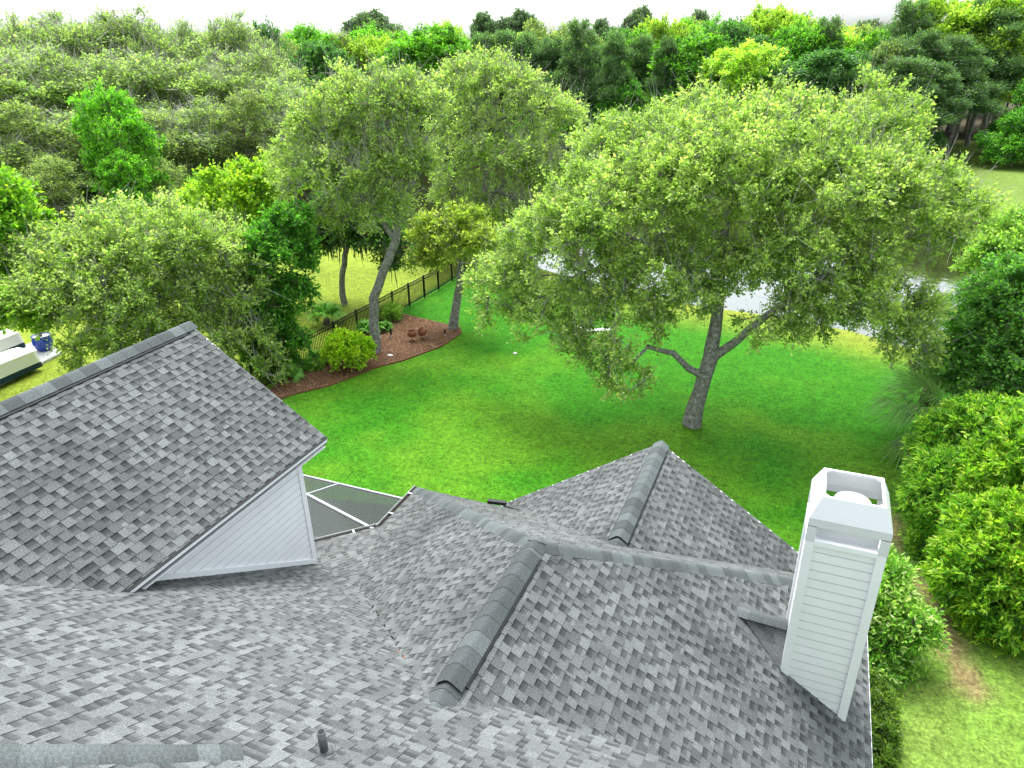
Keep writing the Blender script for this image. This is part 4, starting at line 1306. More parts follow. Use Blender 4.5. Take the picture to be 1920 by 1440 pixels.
bush('dark-sided rounded bush between the bare track and the white chimney cap', [lump(1800, 940, 19.2, 75, 1.0), lump(1790, 1010, 18.9, 60, 0.9), lump(1840, 960, 19, 85, 1.0), lump(1770, 900, 19.8, 45, .9), lump(1830, 1070, 18, 45, .8)], (5.6, 19.3, 0), 620, BUSH, 212)
bush('pale green bush directly below the palms on the right', [lump(1790, 840, 21.0, 60, 0.9), lump(1850, 830, 21, 75, 0.9), lump(1900, 850, 20.5, 80, 1), lump(1820, 890, 20.3, 70, .9)], (6.6, 21.2, 0), 560, BUSH, 213)
bush('yellow-tipped bush touching the right edge above the nearest one', [lump(1900, 930, 18.8, 75, 1.0), lump(1960, 900, 19, 100, 1.0), lump(1880, 900, 19.4, 50, 1)], (7.6, 19.2, 0), 420, BUSHY, 214)
# taller viburnum mass behind
VIB = [(0.045, 0.140, 0.020), (0.085, 0.24, 0.032), (0.15, 0.35, 0.05), (0.25, 0.47, 0.08)]
rng = R_(221); b0 = np.array([8.3, 25.5, 0])
lums = [lump(1880, 640, 26, 75, 0.9), lump(1915, 560, 27, 70, 0.9), lump(1860, 715, 25, 65, 0.8), lump(1800, 690, 25.8, 42, 0.9), lump(1920, 700, 25, 80, 1), lump(1960, 600, 26, 90, 1)]
t_main = [b0, b0 + np.array([0, 0, 1.6]), b0 + np.array([.3, .2, 3.2]), b0 + np.array([.4, .3, 5])]
tm, cm, nodes, tips = tree_meshes(b0, [t_main], [[.17, .14, .1, .05]], lums, 620, VIB, rng, shell=0.55, twigs=8, per=14, tl=0.5, leaf=0.125, bare=120)
plant_tree('evergreen_tree', 'dense dark green tree behind the palms at the right edge', 'tree', b0, tm, cm)
rng = R_(222); b0 = np.array([9.5, 33, 0])
lums = [lump(1885, 500, 33, 55, 1.0), lump(1920, 470, 34, 60, 1.0), lump(1960, 540, 33, 80, 1), lump(1875, 560, 32, 40, 1)]
t_main = [b0, b0 + np.array([0, 0, 1.6]), b0 + np.array([.3, .2, 3.2]), b0 + np.array([.4, .3, 4.4])]
tm, cm, nodes, tips = tree_meshes(b0, [t_main], [[.17, .14, .1, .05]], lums, 330, OAKG, rng, shell=0.55, twigs=8, per=14, tl=0.55, leaf=0.14)
plant_tree('broadleaf_tree', 'lighter green tree at the right edge above the dark one, beside the pond', 'tree', b0, tm, cm)
# flowering shrub beside the chimney
b0 = G(1645, 1262)
PALE = [(0.05, 0.17, 0.015), (0.11, 0.30, 0.022), (0.22, 0.44, 0.045), (0.42, 0.56, 0.13), (0.66, 0.70, 0.36)]
shrub('arching_shrub', 'arching shrub with pale cream-green new leaves beside the chimney', b0,
      [lump(1650, 1150, 14.6, 45, 1.1), lump(1690, 1175, 14.3, 38, 0.7), lump(1655, 1230, 14.0, 38, 0.8), lump(1655, 1090, 15.0, 28, 1.2), lump(1715, 1165, 14.1, 18, 0.6)], 260, PALE, 231, leaf=0.12, tl=0.42, per=14, aspect=0.4)
# clipped hedge under the eave
hb = np.array([2.75, 11.2, 0])
shrub('clipped_hedge', 'low clipped dark green hedge under the right eave', hb,
      [(np.array([2.5, y_, .45]), np.array([.42, .5, .42])) for y_ in (9.6, 10.2, 10.8, 11.4, 12.0, 12.4)], 420, [(0.03, 0.07, 0.010), (0.07, 0.15, 0.016), (0.15, 0.25, 0.025), (0.27, 0.37, 0.05)], 232, cat='hedge', leaf=0.06, tl=0.14, per=14)

# ------------------------------------------------------------------ palms
def frond_mesh(name, n=26, L=0.8, petiole=0.7, fan=2.5, droop=0.5, col=(0.06, 0.14, 0.03), rng=None):
    V = []; F = []; C = []
    # petiole as a thin quad pair
    w = 0.018
    V += [(-w, 0, 0), (w, 0, 0), (w * .6, petiole, 0.05), (-w * .6, petiole, 0.05)]; F += [(0, 1, 2, 3)]
    C += [np.array(col) * 1.1] * 4
    for i in range(n):
        a = (i / (n - 1) - 0.5) * fan
        l_ = L * (0.75 + 0.25 * math.cos(a)) * rng.uniform(0.9, 1.08)
        d = np.array([math.sin(a), math.cos(a), 0.0]); s_ = np.array([math.cos(a), -math.sin(a), 0]) * 0.022
        b0_ = np.array([0, petiole, 0.05])
        lift = 0.06 * math.cos(a * 2)
        m_ = b0_ + d * l_ * 0.55 + np.array([0, 0, lift]); e_ = b0_ + d * l_ + np.array([0, 0, lift - droop * l_ * rng.uniform(0.4, 1.0)])
        k = len(V)
        V += [tuple(b0_), tuple(m_ - s_ + (0, 0, .012)), tuple(m_ + s_), tuple(e_)]
        F += [(k, k + 1, k + 3, k + 2)]
        c = np.array(col) * rng.uniform(0.75, 1.3)
        C += [c, c, c * 1.1, c * 1.25]
    me = bpy.data.meshes.new(name); me.from_pydata([tuple(map(float, v_)) for v_ in V], [], F)
    ca = me.color_attributes.new('Col', 'FLOAT_COLOR', 'POINT')
    c4 = np.ones((len(V), 4), np.float32); c4[:, :3] = np.array(C); ca.data.foreach_set('color', c4.ravel())
    me.update(); me.materials.append(MATS['palm_leaf'])
    return me
def palm(label, base, height, nf, seed, L=0.8, petiole=0.7, dead=0, col=(0.05, 0.12, 0.03), name='fan_palm', group=None, el=(-0.5, 1.2)):
    rng = R_(seed); base = np.array(base, float)
    e = empty(name, tuple(base)); tag(e, label, 'palm', group)
    if height > 0.1:
        m_ = MB(); m_.tube([(0, 0, 0), (0.03, 0.02, height * .5), (0, 0.03, height)], [0.20, 0.16, 0.15], 9); m_.build('trunk', 'palm_trunk', e, True)
    protos = [frond_mesh('frond', L=L, petiole=petiole, col=col, rng=rng, droop=dr) for dr in (0.25, 0.5, 0.8)]
    deadp = frond_mesh('dead_frond', L=L * .9, petiole=petiole * .8, col=(0.17, 0.11, 0.06), rng=rng, droop=1.0, fan=1.6)
    for i in range(nf + dead):
        az = i * 2.39996 + rng.uniform(-.2, .2)
        isd = i >= nf
        elv = rng.uniform(-1.35, -0.9) if isd else el[0] + (el[1] - el[0]) * ((i + 0.5) / nf)
        o = obj('dead_frond' if isd else 'frond', deadp if isd else protos[i % 3], None, e)
        o.location = (0, 0.02, height - (0.1 if isd else 0))
        o.rotation_euler = (elv, rng.uniform(-.3, .3), az)
        s_ = rng.uniform(0.85, 1.15); o.scale = (s_, s_, s_)
    return e
PC = (0.15, 0.25, 0.08)
palm('palm with long silvery fronds drooping over the lawn edge, lowest of the three', (4.75, 24.6, 0), 1.3, 30, 301, 1.35, 1.1, 16, PC)
palm('palm with a shaggy brown skirt of dead fronds at the lawn edge', (4.9, 28.6, 0), 2.6, 22, 302, 0.95, 0.8, 30, (0.08, 0.19, 0.05))
palm('upright palm standing against the bright pond water on the right', AT(1792, 720, 30) * np.array([1, 1, 0]), 3.3, 24, 303, 0.95, 0.75, 8, (0.10, 0.20, 0.07))
palm('small palm to the right of the upright palm, fronds tangled in the dark tree', AT(1850, 720, 29) * np.array([1, 1, 0]), 3.2, 20, 304, 1.0, 0.8, 4, PC)
# saw palmettos by the fence
for i, (px, py, lab, sc) in enumerate(((596, 682, 'small fan palm between the dark tree and the yellow shrub', .55), (688, 628, 'small fan palm behind the leaning oak trunk', .6), (676, 652, 'low fan palm between yellow shrub and fence', .42),
                                        (720, 622, 'small fan palm right of the leaning oak trunk by the fence', .4), (547, 712, 'low fan palm at the foot of the dark tree', .5), (612, 608, 'taller fan palm on the far side of the fence', .85))):
    palm(lab, G(px, py), 0.08 if i < 5 else 0.3, 12, 310 + i, 0.48 * sc / .55, 0.22 * sc / .55, 0, (0.13, 0.30, 0.05), 'dwarf_palm', 'small fan palms along the fence', (0.15, 1.35))
b0 = G(735, 600)
shrub('spiky_plant', 'light green strappy plant at the back of the mulch bed by the fence', b0, [(b0 + np.array([0, 0, .35]), np.array([.45, .4, .3]))], 40, OAKG, 330, cat='plant', leaf=0.2, aspect=0.2, tl=.2, stem=.02)
b0 = G(587, 690)
shrub('variegated_plant', 'low pale variegated plant at the front of the mulch bed', b0, [(b0 + np.array([0, 0, .15]), np.array([.5, .35, .16]))], 40, PALE, 331, cat='plant', leaf=0.12, aspect=0.35, tl=.2, stem=.02)

# ------------------------------------------------------------------ things in the bed and on the lawn
def urn(label, base, axis_dir, s_):
    e = empty('urn', tuple(base)); tag(e, label, 'urn', 'terracotta urns lying in the bed')
    prof = [(0.05, 0), (0.20, 0.03), (0.30, 0.14), (0.33, 0.26), (0.28, 0.38), (0.20, 0.45), (0.19, 0.48), (0.25, 0.53), (0.23, 0.53), (0.16, 0.46), (0.22, 0.36), (0.25, 0.24), (0.2, 0.1), (0.02, 0.06)]
    q_ = Vector(axis_dir).to_track_quat('Z', 'Y').to_matrix()
    m_ = MB(); m_.lathe([(r * s_, z * s_) for r, z in prof[:7]], (0, 0, 0.26 * s_), 22, q_, True); b_ = m_.build('body', 'terracotta', e, True)
    m_ = MB(); m_.lathe([(r * s_, z * s_) for r, z in prof[6:]], (0, 0, 0.26 * s_), 22, q_, False); m_.build('rim', 'terracotta', e, True)
urn('left of two terracotta urns lying in the mulch, mouth to the upper left', G(774, 641) + np.array([0, 0, .05]), (-0.15, 0.15, 0.9), 0.72)
urn('right of two terracotta urns lying in the mulch, mouth to the upper right', G(797, 637) + np.array([0, 0, .05]), (-0.5, 0.0, 0.75), 0.72)
def stake(label, base, h=0.55):
    e = empty('path_light', tuple(base)); tag(e, label, 'garden light', 'path lights in the mulch bed')
    m_ = MB(); m_.lathe([(0.035, 0.0), (0.03, h * .45)], (0, 0, 0), 10); m_.build('stem', 'stone', e)
    m_ = MB(); m_.lathe([(0.04, h * .45), (0.045, h), (0.03, h + .02)], (0, 0, 0), 10); m_.build('lamp_head', 'black_metal', e)
stake('thin black path light standing left of the urns', G(734, 637)); stake('small black path light near the tip of the mulch bed', G(835, 631), 0.35)
m_ = MB(); c = G(732, 669); m_.lathe([(0.13, 0.05), (0.15, 0.08), (0.09, 0.11), (0.03, 0.115)], (0, 0, 0), 9); o = m_.build('flat_stone', 'white_gravel'); o.location = c; o.scale = (1, .6, 1)
tag(o, 'flat white stone in the mulch near the lawn edge', 'stone')
m_ = MB(); c = G(966, 663); m_.lathe([(0.08, 0.0), (0.08, 0.04), (0.04, 0.05)], (0, 0, 0), 12); o = m_.build('valve_cover', 'white_gravel'); o.location = c
tag(o, 'small white utility cover in the lawn below the oak branches', 'cover')
# curved stone bench half hidden by the oak
bc = G(1100, 632)
e = empty('garden_bench', tuple(bc)); tag(e, 'curved pale stone bench half hidden behind the drooping oak branches', 'bench')
m_ = MB(); n = 12; R0, R1 = 1.05, 1.42
top = []
for i in range(n + 1):
    a = math.radians(215 + 110 * i / n)
    top.append((R1 * math.cos(a), R1 * math.sin(a) + 1.1))
inn = [(R0 / R1 * x_, R0 / R1 * (y_ - 1.1) + 1.1) for x_, y_ in top]
for i in range(n):
    m_.prism([(top[i][0], top[i][1], .45), (top[i + 1][0], top[i + 1][1], .45), (inn[i + 1][0], inn[i + 1][1], .45), (inn[i][0], inn[i][1], .45)], (0, 0, -.09))
m_.build('seat', 'white_gravel', e)
for i in (1, 11):
    p = ((top[i][0] + inn[i][0]) / 2, (top[i][1] + inn[i][1]) / 2)
    m2 = MB(); m2.box(p[0] - .14, p[0] + .14, p[1] - .14, p[1] + .14, 0, .36); m2.build('leg', 'stone', e)
m_ = MB(); m_.box(-.04, .04, -.04, .04, 0, .9); m_.box(-.1, .1, -.08, .08, .9, 1.15); o = m_.build('sign_post', 'stone'); o.location = G(1670, 690)
tag(o, 'small grey post at the pond bank right of the oak', 'post')

# ------------------------------------------------------------------ neighbour's patio at the far left
sl = [G(118, 664), G(75, 640), G(-140, 730), G(-90, 770)]
m_ = MB(); m_.prism([(p[0], p[1], .12) for p in sl], (0, 0, -.2)); tag(m_.build('patio_slab', 'concrete'), kind='structure')
bp = G(86, 660); bp[2] = 0.12
e = empty('planter', tuple(bp)); tag(e, 'cobalt blue glazed planter on the corner of the patio slab', 'planter')
m_ = MB(); m_.lathe([(0.26, 0), (0.36, 0.12), (0.43, 0.35), (0.42, 0.55), (0.38, 0.66), (0.41, 0.72), (0.38, 0.72), (0.36, 0.62)], (0, 0, 0), 28); m_.build('pot', 'blue_glaze', e, True)
m_ = MB(); m_.lathe([(0.37, 0.60), (0.37, 0.665), (0.02, 0.68)], (0, 0, 0), 20); m_.build('gravel', 'white_gravel', e)
b0 = bp + np.array([0, 0, .66])
rng = R_(401)
tm, cm, nd, tp = tree_meshes(b0, [[b0, b0 + np.array([0, 0, .5]), b0 + np.array([0.05, 0, 1.0])]], [[.08, .06, .04]], [(b0 + np.array([0, 0, 1.35]), np.array([.55, .55, .6]))], 60, VIB, rng, twigs=7, per=10, tl=.3, leaf=.11, step=.3)
plant_tree('potted_tree', 'small dark leafy tree growing out of the blue planter', 'tree', b0, tm, cm)
def covered(label, p, q_, w, h, seed):
    """fitted furniture cover: sagging cream top, navy hem"""
    p = np.array(p, float); q_ = np.array(q_, float); d = q_ - p; L_ = np.linalg.norm(d); d /= L_; s_ = np.array([-d[1], d[0], 0])
    e = empty('covered_furniture', tuple(p)); tag(e, label, 'furniture cover')
    n, mm = 22, 14; V = []
    rg = R_(seed)
    bumps = [(rg.uniform(0.1, .9), rg.uniform(-.4, .4), rg.uniform(.08, .2)) for _ in range(5)]
    per = []
    for i in range(n + 1):
        row = []
        for j in range(mm + 1):
            u = i / n; v_ = j / mm * 2 - 1
            ed = min(u, 1 - u) * L_; ev = (1 - abs(v_)) * w / 2
            e_ = min(ed, ev)
            z = h * (0.90 + 0.10 * min(1, e_ / 0.25)) + 0.05 * math.sin(u * 17 + v_ * 2) * min(1, e_ * 3)
            for bu, bv, bh in bumps: z += bh * math.exp(-((u - bu) ** 2 * 60 + (v_ - bv) ** 2 * 5)) * min(1, e_ * 4) * 0.6
            row.append((d * (u * L_) + s_ * (v_ * w / 2)) + np.array([0, 0, z]))
        V.append(row)
    mb_ = MB(); vs_ = [p_ for r in V for p_ in r]; f = []
    for i in range(n):
        for j in range(mm):
            a = i * (mm + 1) + j; f.append((a, a + mm + 1, a + mm + 2, a + 1))
    mb_.add(vs_, f)
    ring_ = [V[i][0] for i in range(n + 1)] + [V[n][j] for j in range(1, mm + 1)] + [V[i][mm] for i in range(n - 1, -1, -1)] + [V[0][j] for j in range(mm - 1, 0, -1)]
    c0 = d * L_ / 2
    def lower(k, z, fl):
        x_ = ring_[k]; o_ = x_ - c0; o_ = np.array([o_[0], o_[1], 0]); o_ /= np.linalg.norm(o_)
        wv = 0.05 * math.sin(k * 1.9) + 0.03 * math.sin(k * 4.1)
        return np.array([x_[0], x_[1], z]) + o_ * (fl + wv * fl * 3)
    nr = len(ring_); mid = [lower(k, 0.30, .07) for k in range(nr)]
    mb_.add(ring_ + mid, [(k, k + nr, (k + 1) % nr + nr, (k + 1) % nr) for k in range(nr)])
    mb_.build('cover', 'cover_cream', e, True)
    mb2 = MB(); low = [lower(k, 0.06, .10) for k in range(nr)]
    mb2.add([m__ + (m__ - c0) * 0.004 for m__ in mid] + low, [(k, k + nr, (k + 1) % nr + nr, (k + 1) % nr) for k in range(nr)])
    mb2.build('hem', 'cover_navy', e, True)
pA = G(62, 692); pB = G(-170, 790)
pA[2] = pB[2] = 0.12
covered('long furniture set under a cream and navy cover beside the blue planter', pA, pA + (pB - pA) / np.linalg.norm(pB - pA) * 3.6, 1.1, 0.95, 5)
pC = G(30, 655); pD = G(-170, 735); pC[2] = pD[2] = 0.12
covered('second cream furniture cover behind the long one, under the tree branches', pC, pC + (pD - pC) / np.linalg.norm(pD - pC) * 2.6, 1.2, 0.9, 6)

# ------------------------------------------------------------------ the woods across the water
def proto(kind, seed):
    """a tree about 15 m tall at the origin: (trunk mesh, crown mesh, height, width, bark)"""
    rng = R_(seed)
    z3 = np.zeros(3)
    def ln(*pts): return [np.array(p, float) for p in pts]
    P = dict(shell=0.5, twigs=6, per=15, tl=0.95, leaf=0.31, spread=0.16, up=0.6, aspect=0.62, twig_r=0.016, tip=0.03, step=1.2)
    bark = 'bark'; bare = 0
    jit = lambda s_: rng.normal(size=3) * s_
    if kind in ('bright', 'dark', 'lime', 'olive'):
        lums = []
        for i in range(9):
            a = i * 2.4 + rng.uniform(-.4, .4); r = rng.uniform(1.4, 3.0); zz_ = 5.0 + 8.0 * i / 9 + rng.uniform(-.5, .5)
            if i > 6: r *= 0.5
            lums.append((np.array([math.cos(a) * r, math.sin(a) * r, zz_]), np.array([2.5, 2.5, 1.9]) * rng.uniform(0.75, 1.15)))
        pal = {'bright': [(0.05, 0.16, 0.016), (0.10, 0.29, 0.022), (0.19, 0.45, 0.03), (0.30, 0.56, 0.05)],
               'dark': [(0.03, 0.085, 0.022), (0.055, 0.15, 0.035), (0.095, 0.22, 0.05), (0.16, 0.31, 0.08)],
               'lime': [(0.17, 0.31, 0.03), (0.30, 0.48, 0.045), (0.46, 0.62, 0.07), (0.58, 0.68, 0.12)],
               'olive': [(0.13, 0.19, 0.05), (0.21, 0.29, 0.075), (0.32, 0.41, 0.11), (0.44, 0.52, 0.16)]}[kind]
        tr = [ln((0, 0, 0), (.1, 0, 4), (0, .2, 8), (.1, 0, 12))]; rr = [[.28, .22, .16, .05]]
        n = 250
        if kind == 'olive': P.update(per=12, leaf=0.24); bare = 500
    elif kind == 'sparse':
        lums = []
        for i in range(10):
            a = i * 2.4; r = rng.uniform(1.2, 3.2); zz_ = 4.5 + 9.5 * i / 10
            if i > 7: r *= 0.45
            lums.append((np.array([math.cos(a) * r, math.sin(a) * r, zz_]), np.array([2.2, 2.2, 1.8]) * rng.uniform(0.7, 1.2)))
        pal = [(0.15, 0.24, 0.055), (0.26, 0.38, 0.09), (0.40, 0.53, 0.14), (0.54, 0.65, 0.22)]; bark = 'bark_pale'
        tr = [ln((0, 0, 0), (.3, 0, 4), (0, .3, 8), (.1, 0, 13.5))]; rr = [[.3, .22, .15, .04]]
        n = 270; P.update(per=13, leaf=0.215, tl=1.05, twig_r=0.022, tip=0.035); bare = 1100
    elif kind == 'pine':
        lums = []
        for i in range(11):
            a = i * 2.4; t = i / 10; r = (2.6 * (1 - t) + 0.4) * rng.uniform(.6, 1.1); zz_ = 7.2 + 7.3 * t
            lums.append((np.array([math.cos(a) * r, math.sin(a) * r, zz_]), np.array([1.7, 1.7, .75]) * (1.15 - 0.4 * t) * rng.uniform(.8, 1.2)))
        pal = [(0.055, 0.115, 0.04), (0.095, 0.18, 0.06), (0.15, 0.26, 0.09), (0.23, 0.35, 0.13)]
        tr = [ln((0, 0, 0), (.15, .05, 5), (0.05, .1, 10), (0, 0, 14.6))]; rr = [[.24, .19, .13, .04]]
        n = 230; bark = 'bark_pine'; P.update(per=15, leaf=0.36, aspect=0.30, tl=0.7, spread=0.2, up=0.2); bare = 60
    elif kind == 'umbrella':
        lums = [(np.array([math.cos(a) * r, math.sin(a) * r, z_]), np.array([1.9, 1.9, 1.2])) for a, r, z_ in ((0, 2.2, 12), (1.3, 2, 12.6), (2.5, 2.3, 12), (3.8, 2, 12.8), (5, 2.2, 12.2), (0, 0, 13.8), (2, 1, 13.6), (4.4, 2.6, 10.8), (1, 2.6, 10.6))]
        pal = [(0.05, 0.085, 0.05), (0.085, 0.14, 0.07), (0.13, 0.20, 0.095), (0.18, 0.26, 0.12)]
        tr = [ln((0, 0, 0), (.1, 0, 6), (0, .1, 10), (0, 0, 13))]; rr = [[.25, .2, .14, .05]]
        n = 200; bark = 'bark_pine'; P.update(per=9, leaf=0.42, aspect=0.4, tl=0.7)
    else:   # understorey
        lums = [(np.array([math.cos(a) * r, math.sin(a) * r, z_]), np.array([2.6, 2.6, 2.6]) * k_) for a, r, z_, k_ in ((0, 2.4, 3, 1), (1.5, 2.2, 4.5, 1), (3, 2.5, 3, 1), (4.5, 2.3, 4.2, 1), (0.5, .5, 7.5, .9), (5.4, 2.6, 2.6, .9))]
        pal = {'bush': [(0.035, 0.13, 0.015), (0.075, 0.25, 0.022), (0.15, 0.39, 0.03), (0.25, 0.50, 0.05)],
               'bushdark': [(0.018, 0.065, 0.012), (0.04, 0.12, 0.02), (0.07, 0.19, 0.03), (0.12, 0.27, 0.05)],
               'bushlime': [(0.11, 0.26, 0.02), (0.23, 0.43, 0.03), (0.40, 0.58, 0.045), (0.52, 0.65, 0.07)]}[kind]
        tr = [ln((0, 0, 0), (.1, 0, 2.5), (0, .2, 5))]; rr = [[.2, .15, .08]]
        n = 200; P.update(per=15, leaf=0.30)
    tm, cm, nodes, tips = tree_meshes(z3, tr, rr, lums, n, pal, rng, bare=bare, **P)
    co = np.zeros(len(cm.vertices) * 3, np.float32); cm.vertices.foreach_get('co', co); co = co.reshape(-1, 3)
    hgt = np.percentile(co[:, 2], 99.5); wid = np.percentile(co[:, 0], 98) - np.percentile(co[:, 0], 2)
    tm.materials.append(MATS[bark]); tm.materials.append(MATS['twig'] if kind == 'sparse' else MATS[bark]); cm.materials.append(MATS['leaf_far'])
    return tm, cm, hgt, wid
PROTO = {}
for i, k in enumerate(('bright', 'dark', 'lime', 'olive', 'sparse', 'pine', 'umbrella', 'bush', 'bushdark', 'bushlime')):
    PROTO[k] = [proto(k, 500 + i * 10 + j) for j in range(2 if k not in ('umbrella', 'bushdark', 'bushlime') else 1)]
WOODS = []       # (px, top_py, distance, width_px, kind, row)
def W(row, kind, d, items):
    for it in items:
        WOODS.append((it[0], it[1], d if len(it) < 4 else it[3], it[2], kind, row))
W('left wood across the water', 'sparse', 66, [(-60, 200, 190), (120, 215, 150), (360, 190, 150), (520, 150, 140)])
W('left wood across the water', 'olive', 64, [(40, 195, 170), (290, 210, 150), (440, 175, 150), (80, 300, 110, 58), (300, 300, 100, 58)])
W('left wood across the water', 'bushdark', 60, [(150, 330, 110), (260, 350, 90), (340, 345, 80), (470, 330, 90), (420, 350, 80)])  # dark-leaved shrubs added to stand in for shaded gaps between the trees
W('left wood across the water', 'bright', 60, [(205, 168, 115), (225, 285, 90, 57), (370, 330, 70, 57)])
W('left wood across the water', 'sparse', 80, [(-80, 90, 190), (30, 110, 180), (110, 95, 170), (190, 105, 170), (270, 110, 160), (345, 115, 160), (420, 100, 150), (490, 95, 140)])
W('left skyline', 'sparse', 98, [(-110, 45, 170), (-30, 40, 160), (35, 38, 150), (95, 28, 140), (165, 30, 150), (235, 22, 130), (300, 50, 140), (355, 45, 120), (430, 30, 110), (460, 60, 120)])
W('left skyline', 'dark', 100, [(12, 88, 90), (500, 48, 75), (610, 80, 110), (335, 62, 60)])
W('left skyline', 'olive', 106, [(70, 62, 130), (150, 58, 130), (250, 66, 130), (320, 72, 120), (400, 68, 120), (540, 78, 110)])
W('left skyline', 'bright', 112, [(350, 70, 90), (570, 52, 100), (600, 62, 90)])
W('middle wood behind the pond', 'bright', 100, [(760, 75, 110), (800, 52, 130), (845, 62, 110), (740, 105, 90), (860, 110, 90)])
W('middle wood behind the pond', 'olive', 112, [(640, 66, 100), (690, 72, 100), (1010, 42, 110), (1060, 48, 90)])
W('middle wood behind the pond', 'lime', 110, [(665, 78, 80), (720, 70, 70), (840, 45, 70, 125)])
W('middle wood behind the pond', 'pine', 102, [(895, 66, 80), (940, 60, 85), (985, 64, 90), (1030, 72, 80), (1085, 40, 85, 98), (1155, 62, 75, 96), (1250, 72, 65, 95), (1200, 68, 70)])
W('middle wood behind the pond', 'dark', 106, [(905, 90, 90), (960, 95, 100), (1050, 85, 100), (1120, 90, 100), (1190, 95, 90), (1000, 110, 100)])
W('shrub belt at the far bank', 'bush', 94, [(1180, 150, 85), (1245, 168, 70), (1130, 192, 70), (1290, 150, 80), (1050, 190, 80), (980, 200, 80)])
W('shrub belt at the far bank', 'bushdark', 93, [(1095, 200, 70), (1270, 225, 70), (1200, 230, 80), (830, 150, 90, 96), (740, 180, 90, 96), (880, 190, 80), (640, 150, 100, 97), (560, 160, 100, 92), (1690, 205, 90, 86), (1590, 215, 90, 88), (1740, 215, 60, 92), (1510, 210, 80, 90)])
W('shrub belt at the far bank', 'bushlime', 91, [(1155, 208, 60), (1335, 185, 70, 88), (1310, 222, 60), (1375, 145, 75, 90), (1445, 185, 70, 86)])
W('right wood behind the big oak', 'lime', 112, [(1225, 38, 80), (1270, 46, 80), (1445, 14, 95), (1480, 30, 80), (1400, 84, 120, 92), (1590, 62, 100), (1625, 70, 80), (1790, -8, 120), (1880, -10, 110)])
W('right wood behind the big oak', 'bright', 104, [(1310, 64, 130, 96), (1345, 60, 100), (1500, 48, 110), (1530, 60, 100), (1570, 90, 100), (1650, 62, 80), (1210, 60, 90), (1285, 40, 80, 118)])
W('right wood behind the big oak', 'dark', 98, [(1378, 44, 115), (1420, 30, 90, 118), (1545, 98, 140, 92), (1650, 100, 110), (1620, 130, 110, 95), (1480, 120, 110, 95)])
W('right wood behind the big oak', 'pine', 104, [(1555, 36, 75), (1690, 75, 100, 95), (1725, 2, 95, 108), (1740, 60, 100, 98), (1790, 70, 110, 100), (1850, -4, 105, 112), (1900, 20, 110, 110), (1930, -10, 110, 116), (1820, 90, 100, 102), (1700, 110, 120, 92), (1760, 120, 110, 94)])
W('right wood behind the big oak', 'olive', 95, [(1680, 82, 110), (1640, 140, 110), (1310, 38, 80, 130)])
W('right edge of the far lawn', 'bush', 96, [(1925, 200, 90), (1960, 150, 100, 104), (1990, 190, 110)])
W('far skyline', 'umbrella', 165, [(697, 20, 85), (912, 24, 46), (940, 34, 50), (975, 19, 48), (1000, 30, 40), (1132, 36, 40), (1205, 13, 52), (1308, 20, 44), (1642, 38, 60), (1655, 50, 50)])
rf = random.Random(77)
for px in range(-160, 2100, 44):
    kind = rf.choices(('bright', 'olive', 'dark', 'lime'), (.3, .35, .15, .2) if px > 560 else (.12, .55, .15, .18))[0]
    base_t = 74 if px < 620 else (62 if px < 1250 else 52)
    W('deep background of the wood', kind, rf.uniform(122, 142), [(px + rf.uniform(-12, 12), base_t + rf.uniform(-14, 12), rf.uniform(85, 125))])
for px in range(-200, 2150, 70):
    W('deep background of the wood', rf.choice(('olive', 'bright', 'dark')), rf.uniform(150, 175), [(px + rf.uniform(-15, 15), 76 + rf.uniform(-10, 8), rf.uniform(90, 120))])
DESC = {'bright': ('broadleaf_tree', 'fresh green broadleaf tree'), 'dark': ('evergreen_tree', 'dark green evergreen tree'), 'lime': ('broadleaf_tree', 'pale lime-green tree'), 'olive': ('broadleaf_tree', 'olive-brown half-leafed tree'),
        'sparse': ('bare_topped_tree', 'thin grey-green tree with bare twigs'), 'pine': ('pine_tree', 'tall grey-green pine'), 'umbrella': ('pine_tree', 'flat-topped dark pine'), 'bush': ('wild_shrub', 'rounded mid-green shrub'),
        'bushdark': ('wild_shrub', 'dark shadowy shrub'), 'bushlime': ('wild_shrub', 'bright yellow-green shrub')}
ORD = ['first', 'second', 'third', 'fourth', 'fifth', 'sixth', 'seventh', 'eighth', 'ninth', 'tenth', 'eleventh', 'twelfth', 'thirteenth', 'fourteenth', 'fifteenth', 'sixteenth', 'seventeenth', 'eighteenth', 'nineteenth', 'twentieth']
def ordinal(i):
    if i < 20: return ORD[i]
    return '%d%s' % (i + 1, {1: 'st', 2: 'nd', 3: 'rd'}.get((i + 1) % 10, 'th'))
cnt = {}
rw = random.Random(5)
for (px, tp_, d, wpx, kind, row) in sorted(WOODS, key=lambda w_: w_[0]):
    top = ATD(px, tp_, d)
    base = np.array([top[0], top[1], 0.0])
    hgt = top[2]
    width = wpx * math.hypot(d, H) / FPX
    tm, cm, ph, pw = PROTO[kind][rw.randrange(len(PROTO[kind]))]
    k = (row, kind); i = cnt.get(k, 0); cnt[k] = i + 1
    nm_, ds = DESC[kind]
    e = empty(nm_, tuple(base))
    tag(e, '%s in the %s, %s from left' % (ds, row, ordinal(i)), 'shrub' if kind.startswith('bush') else 'tree', 'trees and shrubs of the wood across the pond')
    sxy = width / pw; sz_ = hgt / ph
    e.rotation_euler = (rw.uniform(-.03, .03), rw.uniform(-.03, .03), rw.uniform(0, 6.28))
    e.scale = (sxy * rw.uniform(.92, 1.08), sxy * rw.uniform(.92, 1.08), sz_)
    for part, me in (('trunk', tm), ('crown', cm)):
        o = bpy.data.objects.new(part, me); COL.objects.link(o); o.parent = e
